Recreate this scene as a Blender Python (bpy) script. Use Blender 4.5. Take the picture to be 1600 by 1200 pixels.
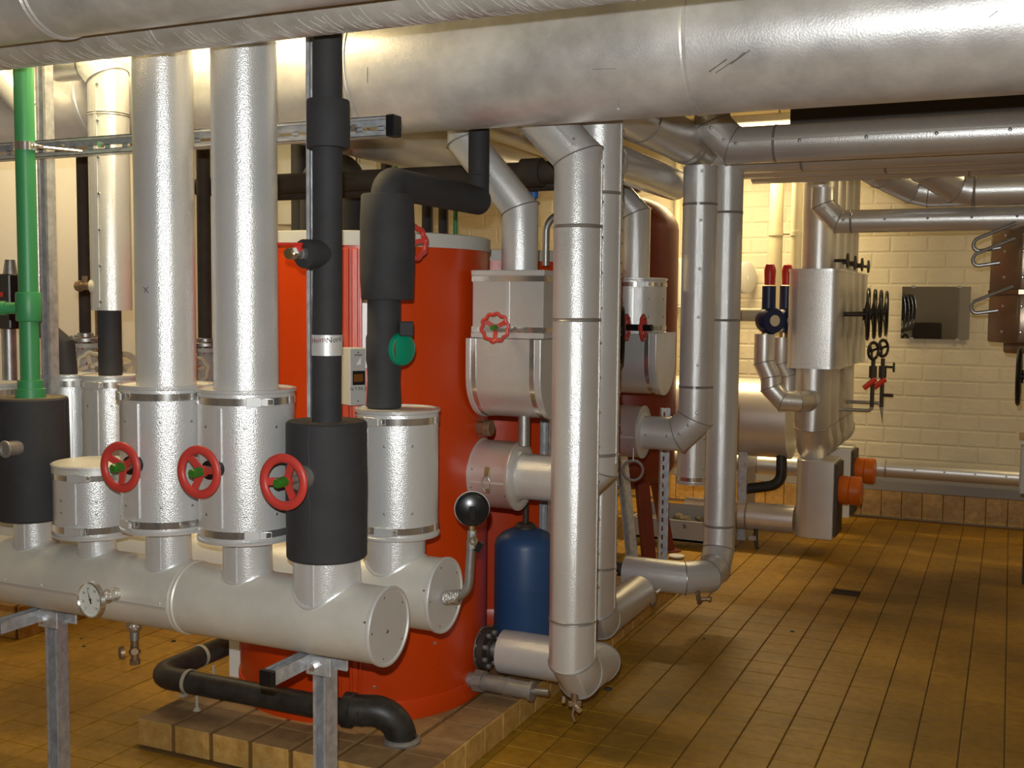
import bpy, bmesh, math, random
from mathutils import Vector, Matrix
random.seed(4)
for o in list(bpy.data.objects): bpy.data.objects.remove(o)
SC = bpy.context.scene
COL = SC.collection
PI = math.pi

# ------------------------------------------------------------------ camera
F, CX, CY, H = 1715.0, 800.0, 600.0, 1.6          # focal length in pixels of the 1600x1200 frame, eye height
YAW, PITCH, ROLL = math.radians(24.4), math.radians(4.2), math.radians(0.55)
FW = Vector((-math.sin(YAW)*math.cos(PITCH), math.cos(YAW)*math.cos(PITCH), -math.sin(PITCH)))
_r0 = Vector((math.cos(YAW), math.sin(YAW), 0)); _u0 = _r0.cross(FW)
RT = _r0*math.cos(ROLL) + _u0*math.sin(ROLL)
UP = -_r0*math.sin(ROLL) + _u0*math.cos(ROLL)
EYE = Vector((0, 0, H))
cd = bpy.data.cameras.new('camera'); cam = bpy.data.objects.new('camera', cd); COL.objects.link(cam)
cam.matrix_world = Matrix(((RT.x, UP.x, -FW.x, EYE.x), (RT.y, UP.y, -FW.y, EYE.y), (RT.z, UP.z, -FW.z, EYE.z), (0, 0, 0, 1)))
cd.sensor_width = 36.0; cd.lens = F*36.0/1600.0; cd.clip_start = 0.02; cd.clip_end = 60
SC.camera = cam

# ------------------------------------------------------------------ world, lights, exposure
W = bpy.data.worlds.new('world'); SC.world = W; W.use_nodes = True
W.node_tree.nodes['Background'].inputs[0].default_value = (0.9, 0.75, 0.5, 1)
W.node_tree.nodes['Background'].inputs[1].default_value = 0.0
vs = SC.view_settings
vs.view_transform = 'Standard'; vs.look = 'None'; vs.gamma = 1.0; vs.use_curve_mapping = False
vs.exposure = 0.0
FLASH_W = 245.0
LAMP_COL = (1.0, 0.78, 0.42)

def light(name, kind, loc, energy, color=(1, 1, 1), aim=None, **kw):
    l = bpy.data.lights.new(name, kind); l.energy = energy; l.color = color
    for k, v in kw.items(): setattr(l, k, v)
    o = bpy.data.objects.new(name, l); o.location = loc
    if aim is not None:
        o.rotation_euler = (Vector(aim)).to_track_quat('-Z', 'Y').to_euler()
    COL.objects.link(o); return o
# the camera's own flash, a hand's breadth above the lens
light('camera_flash', 'SPOT', EYE + UP*0.095 - RT*0.025 + FW*0.03, FLASH_W, (0.965, 1.0, 1.0), aim=FW,
      spot_size=math.radians(100), spot_blend=0.6, shadow_soft_size=0.012)
# fluorescent ceiling lamps: (x, y, z, length, axis, watts)
LAMPS = [(-2.75, 2.78, 2.74, 1.2, 'x', 22.0), (-1.95, 7.85, 2.91, 1.2, 'x', 58.0),
         (0.7, 7.0, 2.91, 1.2, 'x', 18.0), (0.9, 1.2, 2.86, 1.2, 'x', 7.0), (-4.2, 4.6, 2.82, 1.2, 'y', 16.0)]
for x, y, z, L, ax, w in LAMPS:
    light('fluorescent_light', 'AREA', (x, y, z - 0.075), w, LAMP_COL, aim=(0, 0, -1), shape='RECTANGLE',
          size=L if ax == 'x' else 0.1, size_y=0.1 if ax == 'x' else L)

# ------------------------------------------------------------------ survey helpers: a sight line met with a known depth
def ray(u, v): return FW + RT*((u - CX)/F) - UP*((v - CY)/F)
def at(u, v, Y): d = ray(u, v); return EYE + d*(Y/d.y)
def atz(u, v, z): d = ray(u, v); return EYE + d*((z - H)/d.z)
def X_(u, v, Y): return at(u, v, Y).x
def Z_(u, v, Y): return at(u, v, Y).z
def vpipe(uL, uR, v, Y):
    a, b = ray(uL, v), ray(uR, v); a = math.atan2(a.x, a.y); b = math.atan2(b.x, b.y); m = (a + b)/2
    return Y*math.tan(m), Y/math.cos(m)*math.sin((b - a)/2)
def hpipe(u, vT, vB, Y):
    a, b = ray(u, vT), ray(u, vB); a = math.atan2(a.z, a.y); b = math.atan2(b.z, b.y); m = (a + b)/2
    return H + Y*math.tan(m), Y/math.cos(m)*math.sin((a - b)/2)
def seen(p):
    q = Vector(p) - EYE; z = q.dot(FW)
    return (CX + F*q.dot(RT)/z, CY - F*q.dot(UP)/z, z) if z > 0.01 else (1e6, 1e6, z)

# ------------------------------------------------------------------ materials
MATS = {}
def mat(name, col, rough=0.5, metal=0.0, bump=0.0, bscale=60.0, var=0.0, vscale=6.0, col2=None, detail=3.0, spec=None, coat=0.0, emit=None, vdetail=4.0, stretch=None, rvar=0.0):
    m = bpy.data.materials.new(name); m.use_nodes = True; nt = m.node_tree; N = nt.nodes; Lk = nt.links
    b = N['Principled BSDF']
    c4 = (*col, 1)
    b.inputs['Base Color'].default_value = c4; b.inputs['Roughness'].default_value = rough; b.inputs['Metallic'].default_value = metal
    if spec is not None: b.inputs['Specular IOR Level'].default_value = spec
    if coat: b.inputs['Coat Weight'].default_value = coat; b.inputs['Coat Roughness'].default_value = 0.08
    if emit: b.inputs['Emission Color'].default_value = (*emit[0], 1); b.inputs['Emission Strength'].default_value = emit[1]
    g = N.new('ShaderNodeNewGeometry'); pos = g.outputs['Position']
    if stretch:
        mp = N.new('ShaderNodeVectorMath'); mp.operation = 'MULTIPLY'; mp.inputs[1].default_value = stretch; Lk.new(pos, mp.inputs[0]); pos = mp.outputs[0]
    if bump:
        n = N.new('ShaderNodeTexNoise'); n.inputs['Scale'].default_value = bscale; n.inputs['Detail'].default_value = detail; Lk.new(pos, n.inputs['Vector'])
        bp = N.new('ShaderNodeBump'); bp.inputs['Strength'].default_value = bump; bp.inputs['Distance'].default_value = 0.01
        Lk.new(n.outputs['Fac'], bp.inputs['Height']); Lk.new(bp.outputs['Normal'], b.inputs['Normal'])
    if var or col2:
        n2 = N.new('ShaderNodeTexNoise'); n2.inputs['Scale'].default_value = vscale; n2.inputs['Detail'].default_value = vdetail; n2.inputs['Roughness'].default_value = 0.6; Lk.new(pos, n2.inputs['Vector'])
        rp = N.new('ShaderNodeValToRGB'); rp.color_ramp.elements[0].position = 0.32; rp.color_ramp.elements[1].position = 0.68
        lo = tuple(max(0, c*(1 - var)) for c in col); hi = col2 or tuple(min(1, c*(1 + var)) for c in col)
        rp.color_ramp.elements[0].color = (*lo, 1); rp.color_ramp.elements[1].color = (*hi, 1)
        Lk.new(n2.outputs['Fac'], rp.inputs['Fac']); Lk.new(rp.outputs['Color'], b.inputs['Base Color'])
        if rvar:
            mr = N.new('ShaderNodeMapRange'); mr.inputs['To Min'].default_value = max(0.02, rough - rvar); mr.inputs['To Max'].default_value = min(1, rough + rvar)
            Lk.new(n2.outputs['Fac'], mr.inputs['Value']); Lk.new(mr.outputs['Result'], b.inputs['Roughness'])
    MATS[name] = m; return m

mat('alu', (0.74, 0.735, 0.72), 0.29, 0.46, bump=0.18, bscale=290, var=0.05, vscale=3, detail=2)
mat('alu_far', (0.74, 0.725, 0.70), 0.34, 0.60, bump=0.10, bscale=180, var=0.06, vscale=3, detail=2)
mat('alu_line', (0.40, 0.39, 0.375), 0.35, 0.6)
mat('alu_dusty', (0.71, 0.685, 0.62), 0.44, 0.34, bump=0.05, bscale=200, var=0.08, vscale=4, col2=(0.82, 0.79, 0.70), detail=2)
mat('alu_scuffed', (0.57, 0.545, 0.50), 0.40, 0.45, bump=0.12, bscale=110, var=0.18, vscale=9, detail=4, vdetail=8, rvar=0.1)
mat('alu_flue', (0.70, 0.685, 0.665), 0.38, 0.50, bump=0.07, bscale=160, var=0.22, vscale=5, detail=3, vdetail=8, rvar=0.08)
mat('alu_edge', (0.78, 0.78, 0.77), 0.32, 0.55)
mat('alu_plate', (0.70, 0.69, 0.67), 0.45, 0.40, bump=0.06, bscale=200, var=0.04, vscale=5)
mat('chrome', (0.82, 0.81, 0.79), 0.16, 0.9)
mat('galvanised', (0.56, 0.57, 0.59), 0.42, 0.55, bump=0.08, bscale=80, var=0.22, vscale=30)
mat('foam', (0.030, 0.029, 0.031), 0.75, 0.0, bump=0.05, bscale=300, var=0.15, vscale=12)
mat('foam_brown', (0.050, 0.037, 0.026), 0.8, 0.0, bump=0.08, bscale=200, var=0.2, vscale=12)
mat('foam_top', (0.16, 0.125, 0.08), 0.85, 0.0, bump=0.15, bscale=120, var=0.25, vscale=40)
mat('black_pipe', (0.026, 0.025, 0.024), 0.45, 0.0, bump=0.05, bscale=120, var=0.5, vscale=14, col2=(0.045, 0.04, 0.034))
mat('black_plastic', (0.010, 0.010, 0.011), 0.25)
mat('cast_iron', (0.07, 0.055, 0.045), 0.55, 0.4, bump=0.1, bscale=120)
mat('steel_pipe', (0.42, 0.42, 0.41), 0.42, 0.85, bump=0.05, bscale=100, var=0.15, vscale=20)
mat('dull_steel', (0.34, 0.32, 0.29), 0.5, 0.6, bump=0.08, bscale=100, var=0.2, vscale=20)
mat('brass', (0.55, 0.42, 0.22), 0.35, 0.9)
mat('bronze', (0.30, 0.20, 0.12), 0.45, 0.7, bump=0.08, bscale=100, var=0.2, vscale=30)
mat('green_pipe', (0.045, 0.27, 0.095), 0.42, bump=0.02, bscale=80)
mat('green_cap', (0.035, 0.16, 0.015), 0.35)
mat('green_disc', (0.0, 0.24, 0.13), 0.4)
mat('red_wheel', (0.55, 0.050, 0.038), 0.42, bump=0.04, bscale=150)
mat('red_paint', (0.62, 0.03, 0.02), 0.35)
mat('orange_jacket', (0.56, 0.046, 0.002), 0.33, bump=0.035, bscale=35, detail=1, var=0.04, vscale=2)
mat('cream_band', (0.55, 0.54, 0.49), 0.5)
mat('orange_plastic', (0.62, 0.13, 0.008), 0.4)
mat('blue_paint', (0.030, 0.080, 0.20), 0.42, bump=0.03, bscale=120, var=0.08, vscale=4)
mat('blue_cap', (0.03, 0.16, 0.55), 0.4)
mat('pump_blue', (0.012, 0.022, 0.085), 0.4)
mat('oxide_red', (0.165, 0.024, 0.011), 0.45, bump=0.04, bscale=90, var=0.12, vscale=4)
mat('white_box', (0.60, 0.59, 0.53), 0.5)
mat('grey_plate', (0.42, 0.42, 0.40), 0.45)
mat('paint_white', (0.75, 0.75, 0.73), 0.5)
mat('label_print', (0.85, 0.85, 0.86), 0.25)
mat('ink', (0.02, 0.02, 0.025), 0.6)
mat('ink_red', (0.20, 0.03, 0.05), 0.6)
mat('dial_face', (0.78, 0.80, 0.72), 0.4)
mat('amber', (0.16, 0.06, 0.012), 0.15)
mat('cream_wheel', (0.62, 0.56, 0.42), 0.5, bump=0.05, bscale=100)
mat('foil', (0.72, 0.71, 0.70), 0.22, 0.95, bump=0.7, bscale=160, detail=3)
mat('tie_cream', (0.42, 0.38, 0.29), 0.6)
mat('yellow_tape', (0.60, 0.42, 0.08), 0.5)
mat('cream_pipe', (0.62, 0.55, 0.36), 0.5)
mat('mirror_glass', (0.86, 0.88, 0.88), 0.02, 1.0)
mat('bronze_panel', (0.36, 0.275, 0.20), 0.30, 0.8, bump=0.04, bscale=60, var=0.1, vscale=6)
mat('black_wheel', (0.008, 0.008, 0.009), 0.3)
mat('lamp_tube', (0.9, 0.9, 0.9), 0.4, emit=((1.0, 0.8, 0.45), 4.0))
mat('rubble', (0.16, 0.13, 0.08), 0.9, bump=0.4, bscale=60, var=0.3, vscale=30)
mat('white_label', (0.88, 0.88, 0.9), 0.3)
mat('wall_paint', (0.68, 0.605, 0.45), 0.62, bump=0.55, bscale=16, var=0.05, vscale=2.5, detail=5)
mat('mortar_paint', (0.65, 0.59, 0.44), 0.7, bump=0.2, bscale=60)
mat('wall_smooth', (0.80, 0.77, 0.71), 0.6, bump=0.08, bscale=25, var=0.04, vscale=2)
mat('wall_grey', (0.36, 0.34, 0.31), 0.6, bump=0.1, bscale=40)
mat('ceiling_paint', (0.56, 0.48, 0.31), 0.7, bump=0.1, bscale=30)
mat('grout', (0.17, 0.088, 0.018), 0.85, bump=0.2, bscale=200)
mat('drain_iron', (0.035, 0.026, 0.016), 0.6, 0.5)
def tile_mat(name, c1, c2, rough, cell=0.15, ph=(0.412, 0.02)):
    m = mat(name, c1, rough, 0.0, bump=0.10, bscale=45, var=0.1, vscale=24, col2=c2, detail=4, vdetail=6)
    nt = m.node_tree; N = nt.nodes; L = nt.links; b = N['Principled BSDF']
    src = b.inputs['Base Color'].links[0].from_socket
    g = N.new('ShaderNodeNewGeometry'); a = N.new('ShaderNodeVectorMath'); a.operation = 'ADD'; a.inputs[1].default_value = (ph[0], ph[1], 0.5)
    s = N.new('ShaderNodeVectorMath'); s.operation = 'SCALE'; s.inputs['Scale'].default_value = 1/cell
    f = N.new('ShaderNodeVectorMath'); f.operation = 'FLOOR'; w = N.new('ShaderNodeTexWhiteNoise'); w.noise_dimensions = '3D'
    L.new(g.outputs['Position'], a.inputs[0]); L.new(a.outputs[0], s.inputs[0]); L.new(s.outputs[0], f.inputs[0]); L.new(f.outputs[0], w.inputs['Vector'])
    mr = N.new('ShaderNodeMapRange'); mr.inputs['To Min'].default_value = 0.88; mr.inputs['To Max'].default_value = 1.08; L.new(w.outputs['Value'], mr.inputs['Value'])
    big = N.new('ShaderNodeTexNoise'); big.inputs['Scale'].default_value = 1.3; big.inputs['Detail'].default_value = 4; L.new(g.outputs['Position'], big.inputs['Vector'])
    mr2 = N.new('ShaderNodeMapRange'); mr2.inputs['From Min'].default_value = 0.3; mr2.inputs['From Max'].default_value = 0.7; mr2.inputs['To Min'].default_value = 0.66; mr2.inputs['To Max'].default_value = 1.22; L.new(big.outputs['Fac'], mr2.inputs['Value'])
    mu = N.new('ShaderNodeMath'); mu.operation = 'MULTIPLY'; L.new(mr.outputs['Result'], mu.inputs[0]); L.new(mr2.outputs['Result'], mu.inputs[1])
    v = N.new('ShaderNodeVectorMath'); v.operation = 'SCALE'; L.new(src, v.inputs[0]); L.new(mu.outputs[0], v.inputs['Scale']); L.new(v.outputs[0], b.inputs['Base Color'])
tile_mat('floor_tile', (0.340, 0.172, 0.008), (0.435, 0.230, 0.014), 0.52)
tile_mat('plinth_tile', (0.52, 0.28, 0.065), (0.66, 0.41, 0.13), 0.45)
tile_mat('plinth_top', (0.29, 0.180, 0.080), (0.36, 0.225, 0.10), 0.55)

# ------------------------------------------------------------------ mesh builder
ORG = {}
def perp(ax):
    a = Vector(ax).normalized()
    t = Vector((0, 0, 1)) if abs(a.z) < 0.9 else Vector((1, 0, 0))
    u = t.cross(a).normalized(); return a, u, a.cross(u)
class MB:
    def __init__(s): s.v = []; s.f = []
    def put(s, vs, fs):
        o = len(s.v); s.v += [Vector(p) for p in vs]; s.f += [[i + o for i in f] for f in fs]; return s
    def obox(s, c, d, A, B, C):
        c = Vector(c); A, B, C = Vector(A)*d[0]/2, Vector(B)*d[1]/2, Vector(C)*d[2]/2
        vs = [c + A*i + B*j + C*k for i in (-1, 1) for j in (-1, 1) for k in (-1, 1)]
        fs = [[0, 1, 3, 2], [4, 6, 7, 5], [0, 4, 5, 1], [2, 3, 7, 6], [0, 2, 6, 4], [1, 5, 7, 3]]
        if A.cross(B).dot(C) < 0: fs = [f[::-1] for f in fs]
        return s.put(vs, fs)
    def box(s, c, d, rz=0.0):
        A = Vector((math.cos(rz), math.sin(rz), 0)); return s.obox(c, d, A, Vector((-A.y, A.x, 0)), Vector((0, 0, 1)))
    def b2(s, lo, hi): return s.box([(a + b)/2 for a, b in zip(lo, hi)], [abs(b - a) for a, b in zip(lo, hi)])
    def lathe(s, prof, org, ax=(0, 0, 1), n=32, closed=False):
        a, u, w = perp(ax); org = Vector(org); vs = []; idx = []
        for r, h in prof:
            if r < 1e-6: idx.append([len(vs)]); vs.append(org + a*h)
            else:
                idx.append(list(range(len(vs), len(vs) + n)))
                vs += [org + a*h + (u*math.cos(2*PI*k/n) + w*math.sin(2*PI*k/n))*r for k in range(n)]
        fs = []
        pr = list(zip(idx, idx[1:])) + ([(idx[-1], idx[0])] if closed else [])
        for p, q in pr:
            for k in range(n):
                k2 = (k + 1) % n
                if len(p) == 1 and len(q) == 1: continue
                if len(p) == 1: fs.append([p[0], q[k2], q[k]])
                elif len(q) == 1: fs.append([p[k], p[k2], q[0]])
                else: fs.append([p[k], p[k2], q[k2], q[k]])
        return s.put(vs, fs)
    def cyl(s, p, q, r, n=24, r2=None):
        p, q = Vector(p), Vector(q); L = (q - p).length; r2 = r if r2 is None else r2
        return s.lathe([(0, 0), (r, 0), (r2, L), (0, L)], p, q - p, n)
    def torus(s, c, ax, R, r, n=32, m=8):
        return s.lathe([(R + r*math.cos(2*PI*k/m), r*math.sin(2*PI*k/m)) for k in range(m)], c, ax, n, True)
    def band(s, c, ax, R, h, t, n=40):      # flat ring: radius R, height h, thickness t
        return s.lathe([(R, -h/2), (R + t, -h/2), (R + t, h/2), (R, h/2)], c, ax, n, True)
    def tube(s, pts, r, n=28, caps=True, closed=False):
        P = [Vector(p) for p in pts]; m = len(P)
        D = [(P[(i + 1) % m] - P[i]).normalized() for i in range(m if closed else m - 1)]
        a, u, w = perp(D[0]); rings = []
        if closed:
            nn = (D[-1] + D[0]).normalized(); ring = [P[0] + (u*math.cos(2*PI*k/n) + w*math.sin(2*PI*k/n))*r for k in range(n)]
            ring = [q + D[0]*((P[0] - q).dot(nn)/D[0].dot(nn)) for q in ring]
        else: ring = [P[0] + (u*math.cos(2*PI*k/n) + w*math.sin(2*PI*k/n))*r for k in range(n)]
        rings.append(ring)
        for i in range(1, m):
            d = D[i - 1]; nx = D[i] if i < len(D) else d
            nn = (d + nx).normalized(); ring = [q + d*((P[i] - q).dot(nn)/d.dot(nn)) for q in ring]; rings.append(ring)
        vs = [q for R_ in rings for q in R_]; fs = []
        for i in range(m if closed else m - 1):
            i2 = (i + 1) % m
            for k in range(n):
                k2 = (k + 1) % n; fs.append([i*n + k, i*n + k2, i2*n + k2, i2*n + k])
        if caps and not closed: fs.append(list(range(n))[::-1]); fs.append([(m - 1)*n + k for k in range(n)])
        s.put(vs, fs); return rings
    def ext(s, poly, org, U, V, Wd, L):      # 2-D outline (u,v) swept along Wd for L
        org, U, V, Wd = Vector(org), Vector(U), Vector(V), Vector(Wd).normalized(); n = len(poly)
        vs = [org + U*a + V*b for a, b in poly] + [org + U*a + V*b + Wd*L for a, b in poly]
        fs = [list(range(n))[::-1], [n + k for k in range(n)]] + [[k, (k + 1) % n, n + (k + 1) % n, n + k] for k in range(n)]
        if U.cross(V).dot(Wd) < 0: fs = [f[::-1] for f in fs]
        return s.put(vs, fs)
    def build(s, name, m, parent=None, kind=None, label=None, bevel=0.0, smooth=35, org=None, seg=1):
        o3 = ORG[parent.name] if parent else (Vector(org) if org is not None else s.base())
        me = bpy.data.meshes.new(name); me.from_pydata([tuple(p - o3) for p in s.v], [], s.f)
        if bevel:
            bm = bmesh.new(); bm.from_mesh(me)
            es = [e for e in bm.edges if len(e.link_faces) == 2 and e.calc_face_angle(0) > 0.6]
            bmesh.ops.bevel(bm, geom=es, offset=bevel, segments=seg, affect='EDGES', profile=0.5, clamp_overlap=True)
            bm.to_mesh(me); bm.free()
        me.materials.append(MATS[m])
        if smooth: me.shade_smooth(); me.set_sharp_from_angle(angle=math.radians(smooth))
        o = bpy.data.objects.new(name, me); COL.objects.link(o)
        if parent: o.parent = parent
        else: o.location = o3
        ORG[o.name] = o3
        if kind: o['kind'] = kind
        if label: o['label'] = label
        return o
    def base(s):
        xs = [p.x for p in s.v]; ys = [p.y for p in s.v]; return Vector(((min(xs) + max(xs))/2, (min(ys) + max(ys))/2, min(p.z for p in s.v)))
def tag(o, label, cat, group=None):
    o['label'] = label; o['category'] = cat
    if group: o['group'] = group
    return o
def thing(name, label, cat, loc, group=None):
    o = bpy.data.objects.new(name, None); COL.objects.link(o); o.location = loc; o.empty_display_size = 0.05
    ORG[o.name] = Vector(loc); return tag(o, label, cat, group)
def struct(o): o['kind'] = 'structure'; return o
def V3(*a): return Vector(a)
XA, YA, ZA = V3(1, 0, 0), V3(0, 1, 0), V3(0, 0, 1)

def gore(pts, c, n=1):
    """round every inner corner of a path: n=1 gives one 45 degree gore, larger n a smooth bend"""
    P = [Vector(p) for p in pts]; out = [P[0]]
    for i in range(1, len(P) - 1):
        a = (P[i - 1] - P[i]).normalized(); b = (P[i + 1] - P[i]).normalized()
        if n <= 0 or c <= 0: out.append(P[i]); continue
        if n == 1: out += [P[i] + a*c, P[i] + b*c]
        else:
            half = a.angle(b)/2; R = c*math.tan(half); ctr = P[i] + (a + b).normalized()*(c/math.cos(half))
            s0 = P[i] + a*c - ctr; ax = s0.cross(P[i] + b*c - ctr).normalized(); tot = s0.angle(P[i] + b*c - ctr)
            for k in range(n + 1): out.append(ctr + Matrix.Rotation(tot*k/n, 3, ax) @ s0)
    out.append(P[-1]); return out
def dome(mb, p, nrm, r=0.0055, n=6):
    mb.lathe([(r, -0.001), (r*0.8, r*0.45), (0, r*0.7)], p, nrm, n)
def bead_loop(mb, ring, ctr, r, t=0.0025, grow=0.001, m=6):
    mb.tube([ctr + (q - ctr)*(1 + grow/r) for q in ring], t, m, False, True)

def clad(name, label, pts, r, m='alu', group=None, cat='pipe', beads=True, bead_idx=None, joints=(), seams=(), bt=0.003, n=32, root=None, rivets=0.12, rivr=0.0055):
    """sheet-metal clad pipe. joints: (point, axis); seams: (segment index, outward direction)"""
    P = [Vector(p) for p in pts]
    if root is None:
        lo = min(P, key=lambda p: p.z); root = thing(name, label, cat, lo, group)
    mb = MB(); rings = mb.tube(P, r, n); mb.build('shell', m, root)
    if beads:
        for i in range(1, len(P) - 1):
            if bead_idx is not None and i not in bead_idx: continue
            b = MB(); bead_loop(b, rings[i], P[i], r, bt); b.build('mitre_bead', 'alu_line', root)
    for p, ax in joints:
        b = MB(); b.lathe([(r - 0.001, -0.007), (r + 0.003, -0.004), (r + 0.001, 0), (r + 0.003, 0.004), (r - 0.001, 0.007)], p, ax, n); b.build('joint_ring', 'alu_line', root)
    if seams:
        rv = MB()
        for i, d in seams:
            a, b = P[i], P[i + 1]; ax = (b - a).normalized(); d = Vector(d); d = (d - ax*d.dot(ax)).normalized(); w = ax.cross(d)
            L = (b - a).length - 0.02
            if L < 0.02: continue
            sm = MB(); sm.obox((a + b)/2 + d*(r + 0.0005), (L, 0.012, 0.003), ax, w, d); sm.build('seam_strip', m, root)
            k = max(2, int(L/rivets) + 1)
            for j in range(k):
                dome(rv, a + ax*(0.03 + (L - 0.04)*j/(k - 1)) + d*(r + 0.001) + w*0.012, d, rivr)
        if rv.v: rv.build('rivets', 'steel_pipe', root, kind='stuff')
    return root

def strut(mb, p, A, Fd, L, w=0.041, d=0.041, t=0.003, slots=True, pitch=0.05):
    """slotted C-channel from p along A, open side towards Fd"""
    A, Fd = Vector(A).normalized(), Vector(Fd).normalized(); S = A.cross(Fd); p = Vector(p); mid = p + A*L/2
    for sg in (-1, 1):
        mb.obox(mid + S*sg*(w/2 - t/2), (L, t, d), A, S, Fd)
        mb.obox(mid + S*sg*(w/2 - 0.0055) + Fd*(d/2 - t/2), (L, 0.011 - 0.002, t), A, S, Fd)
        mb.obox(mid + S*sg*(w/4 + 0.002) - Fd*(d/2 - t/2), (L, w/2 - 0.006, t), A, S, Fd)
    if slots:
        k = int(L/pitch)
        for i in range(k + 1):
            c = min(i*pitch, L - 0.012); mb.obox(p + A*(c + 0.006) - Fd*(d/2 - t/2), (0.022, 0.014, t), A, S, Fd)
    else: mb.obox(mid - Fd*(d/2 - t/2), (L, 0.014, t), A, S, Fd)

def handwheel(root, c, ax, R, m='red_wheel', hub='green_cap', spokes=3, rim=0.0088, lobes=0, rot=0.3, name='handwheel', nut=True, nutlen=0.038, dish=0.012):
    """wheel with its face towards ax"""
    a, u, w = perp(ax); c = Vector(c); mb = MB()
    if lobes:
        n = lobes*6; pts = [c + (u*math.cos(2*PI*k/n) + w*math.sin(2*PI*k/n))*(R*(1 + 0.06*math.sin(2*PI*k*lobes/n))) for k in range(n)]
        mb.tube(pts, rim, 8, False, True)
    else: mb.lathe([(R + rim*1.45*math.cos(2*PI*k/12), rim*0.95*math.sin(2*PI*k/12)) for k in range(12)], c, a, 40, True)
    mb.lathe([(0, -0.010), (R*0.26, -0.010), (R*0.24, dish*0.6), (0, dish*0.6)], c - a*dish, a, 20)
    for k in range(spokes):
        an = rot + 2*PI*k/spokes; d = u*math.cos(an) + w*math.sin(an); tn = a.cross(d)
        p0, p1 = c - a*dish + d*R*0.15, c + d*R*0.99
        ax2 = (p1 - p0).normalized(); mb.obox((p0 + p1)/2, ((p1 - p0).length, R*0.31, 0.007), ax2, tn, ax2.cross(tn))
    o = mb.build(name, m, root, bevel=0)
    if nut:
        g = MB(); g.lathe([(0, -0.01), (R*0.235, -0.01), (R*0.225, nutlen*0.85), (R*0.18, nutlen), (0, nutlen)], c - a*dish*0.5, a, 8); g.build('stem_cap', hub, o, smooth=25)
    return o

# ================================================================== THE ROOM
XL, XR, YF, YB, ZC = -4.8, 2.6, -2.2, 8.75, 2.98
PX0, PX1, PY0, PY1, PZ = -2.815, -1.64, 2.955, 5.85, 0.10       # tiled plinth under the tanks
QX1, QY0 = -4.19, 3.65                                           # second plinth at the left wall
T = 0.15
def tile_mesh(name, w, d, h, m, b=0.002):
    me = bpy.data.meshes.new(name); x, y = w/2, d/2; xb, yb = x - b, y - b
    vs = [(-x, -y, -h), (x, -y, -h), (x, y, -h), (-x, y, -h), (-x, -y, -b*0.7), (x, -y, -b*0.7), (x, y, -b*0.7), (-x, y, -b*0.7), (-xb, -yb, 0), (xb, -yb, 0), (xb, yb, 0), (-xb, yb, 0)]
    fs = [[8, 9, 10, 11]] + [[k, (k + 1) % 4, 4 + (k + 1) % 4, 4 + k] for k in range(4)] + [[4 + k, 4 + (k + 1) % 4, 8 + (k + 1) % 4, 8 + k] for k in range(4)]
    me.from_pydata(vs, [], fs); me.materials.append(MATS[m]); return me
def inst(name, me, parent, loc, rot=None):
    o = bpy.data.objects.new(name, me); COL.objects.link(o); o.parent = parent; o.location = Vector(loc) - ORG[parent.name]
    if rot: o.rotation_euler = rot
    return o
fl = MB(); fl.b2((XL, YF, -0.12), (XR, YB, -0.006)); floor = struct(fl.build('floor', 'grout', org=(0, 0, 0), smooth=0))
tm = tile_mesh('tile', T - 0.0050, T - 0.0030, 0.006, 'floor_tile')
cand = []; rest = []
DRX, DRY = -0.787, 6.28
for i in range(int((XL + 0.412)/T), int((XR + 0.412)/T)):
    for j in range(int((YF - 4.43)/T), int((YB - 4.43)/T)):
        x, y = -0.412 + (i + 0.5)*T, 4.43 + (j + 0.5)*T
        if PX0 - 0.02 < x < PX1 - 0.05 and PY0 + 0.02 < y < PY1 - 0.02: continue
        if x < QX1 - 0.05 and y > QY0 + 0.05: continue
        if abs(x - DRX) < 0.08 and abs(y - DRY) < 0.08: continue
        u, v, z = seen((x, y, 0)); inside = -20 < u < 1620 and v < 1215 and z > 0.3
        if inside and u > 640 and (y < 7.9): cand.append((1/z**3, x, y))
        elif inside and u < 420: cand.append((1/z**3, x, y))
        else: rest.append((x, y))
cand.sort(reverse=True)
for k, (a, x, y) in enumerate(cand):
    if k < 300: inst('tile', tm, floor, (x, y, random.uniform(-0.0008, 0.0004)))
    else: rest.append((x, y))
st = MB()
for x, y in rest:
    for f in tm.polygons: pass
    o = len(st.v); st.v += [Vector((v.co.x + x, v.co.y + y, v.co.z)) for v in tm.vertices]; st.f += [[i + o for i in p.vertices] for p in tm.polygons]
so = st.build('tile_field', 'floor_tile', floor, kind='stuff', smooth=0)

# back wall of painted bricks, tiled skirting
bw = MB(); bw.b2((XL, YB, -0.1), (XR, YB + 0.2, ZC)); wall_back = struct(bw.build('wall_back', 'mortar_paint', org=(0, YB, 0), smooth=0))
BH, BL = 0.12, 0.262
bmsh = tile_mesh('brick', BL - 0.003, BH - 0.003, 0.004, 'wall_paint', 0.010)
rot_wall = (PI/2, 0, 0)
bst = MB(); nb = 0
for r in range(19):
    z = 0.33 + (r + 0.5)*BH
    for c in range(-21, 12):
        x = (c + (0.5 if r % 2 else 0.0))*BL + 0.07
        if x < XL + 0.15 or x > XR - 0.15: continue
        u, v, _ = seen((x, YB, z))
        if -3.05 < x < 0.5 and 150 < v < 800 and nb < 300 and u > 960:
            nb += 1; inst('brick', bmsh, wall_back, (x, YB - 0.0035 + random.uniform(-0.001, 0.001), z), rot_wall)
        else:
            o = len(bst.v); bst.v += [Vector((q.co.x + x, YB - 0.0035 - q.co.z, q.co.y + z)) for q in bmsh.vertices]; bst.f += [[i + o for i in p.vertices] for p in bmsh.polygons]
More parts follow.
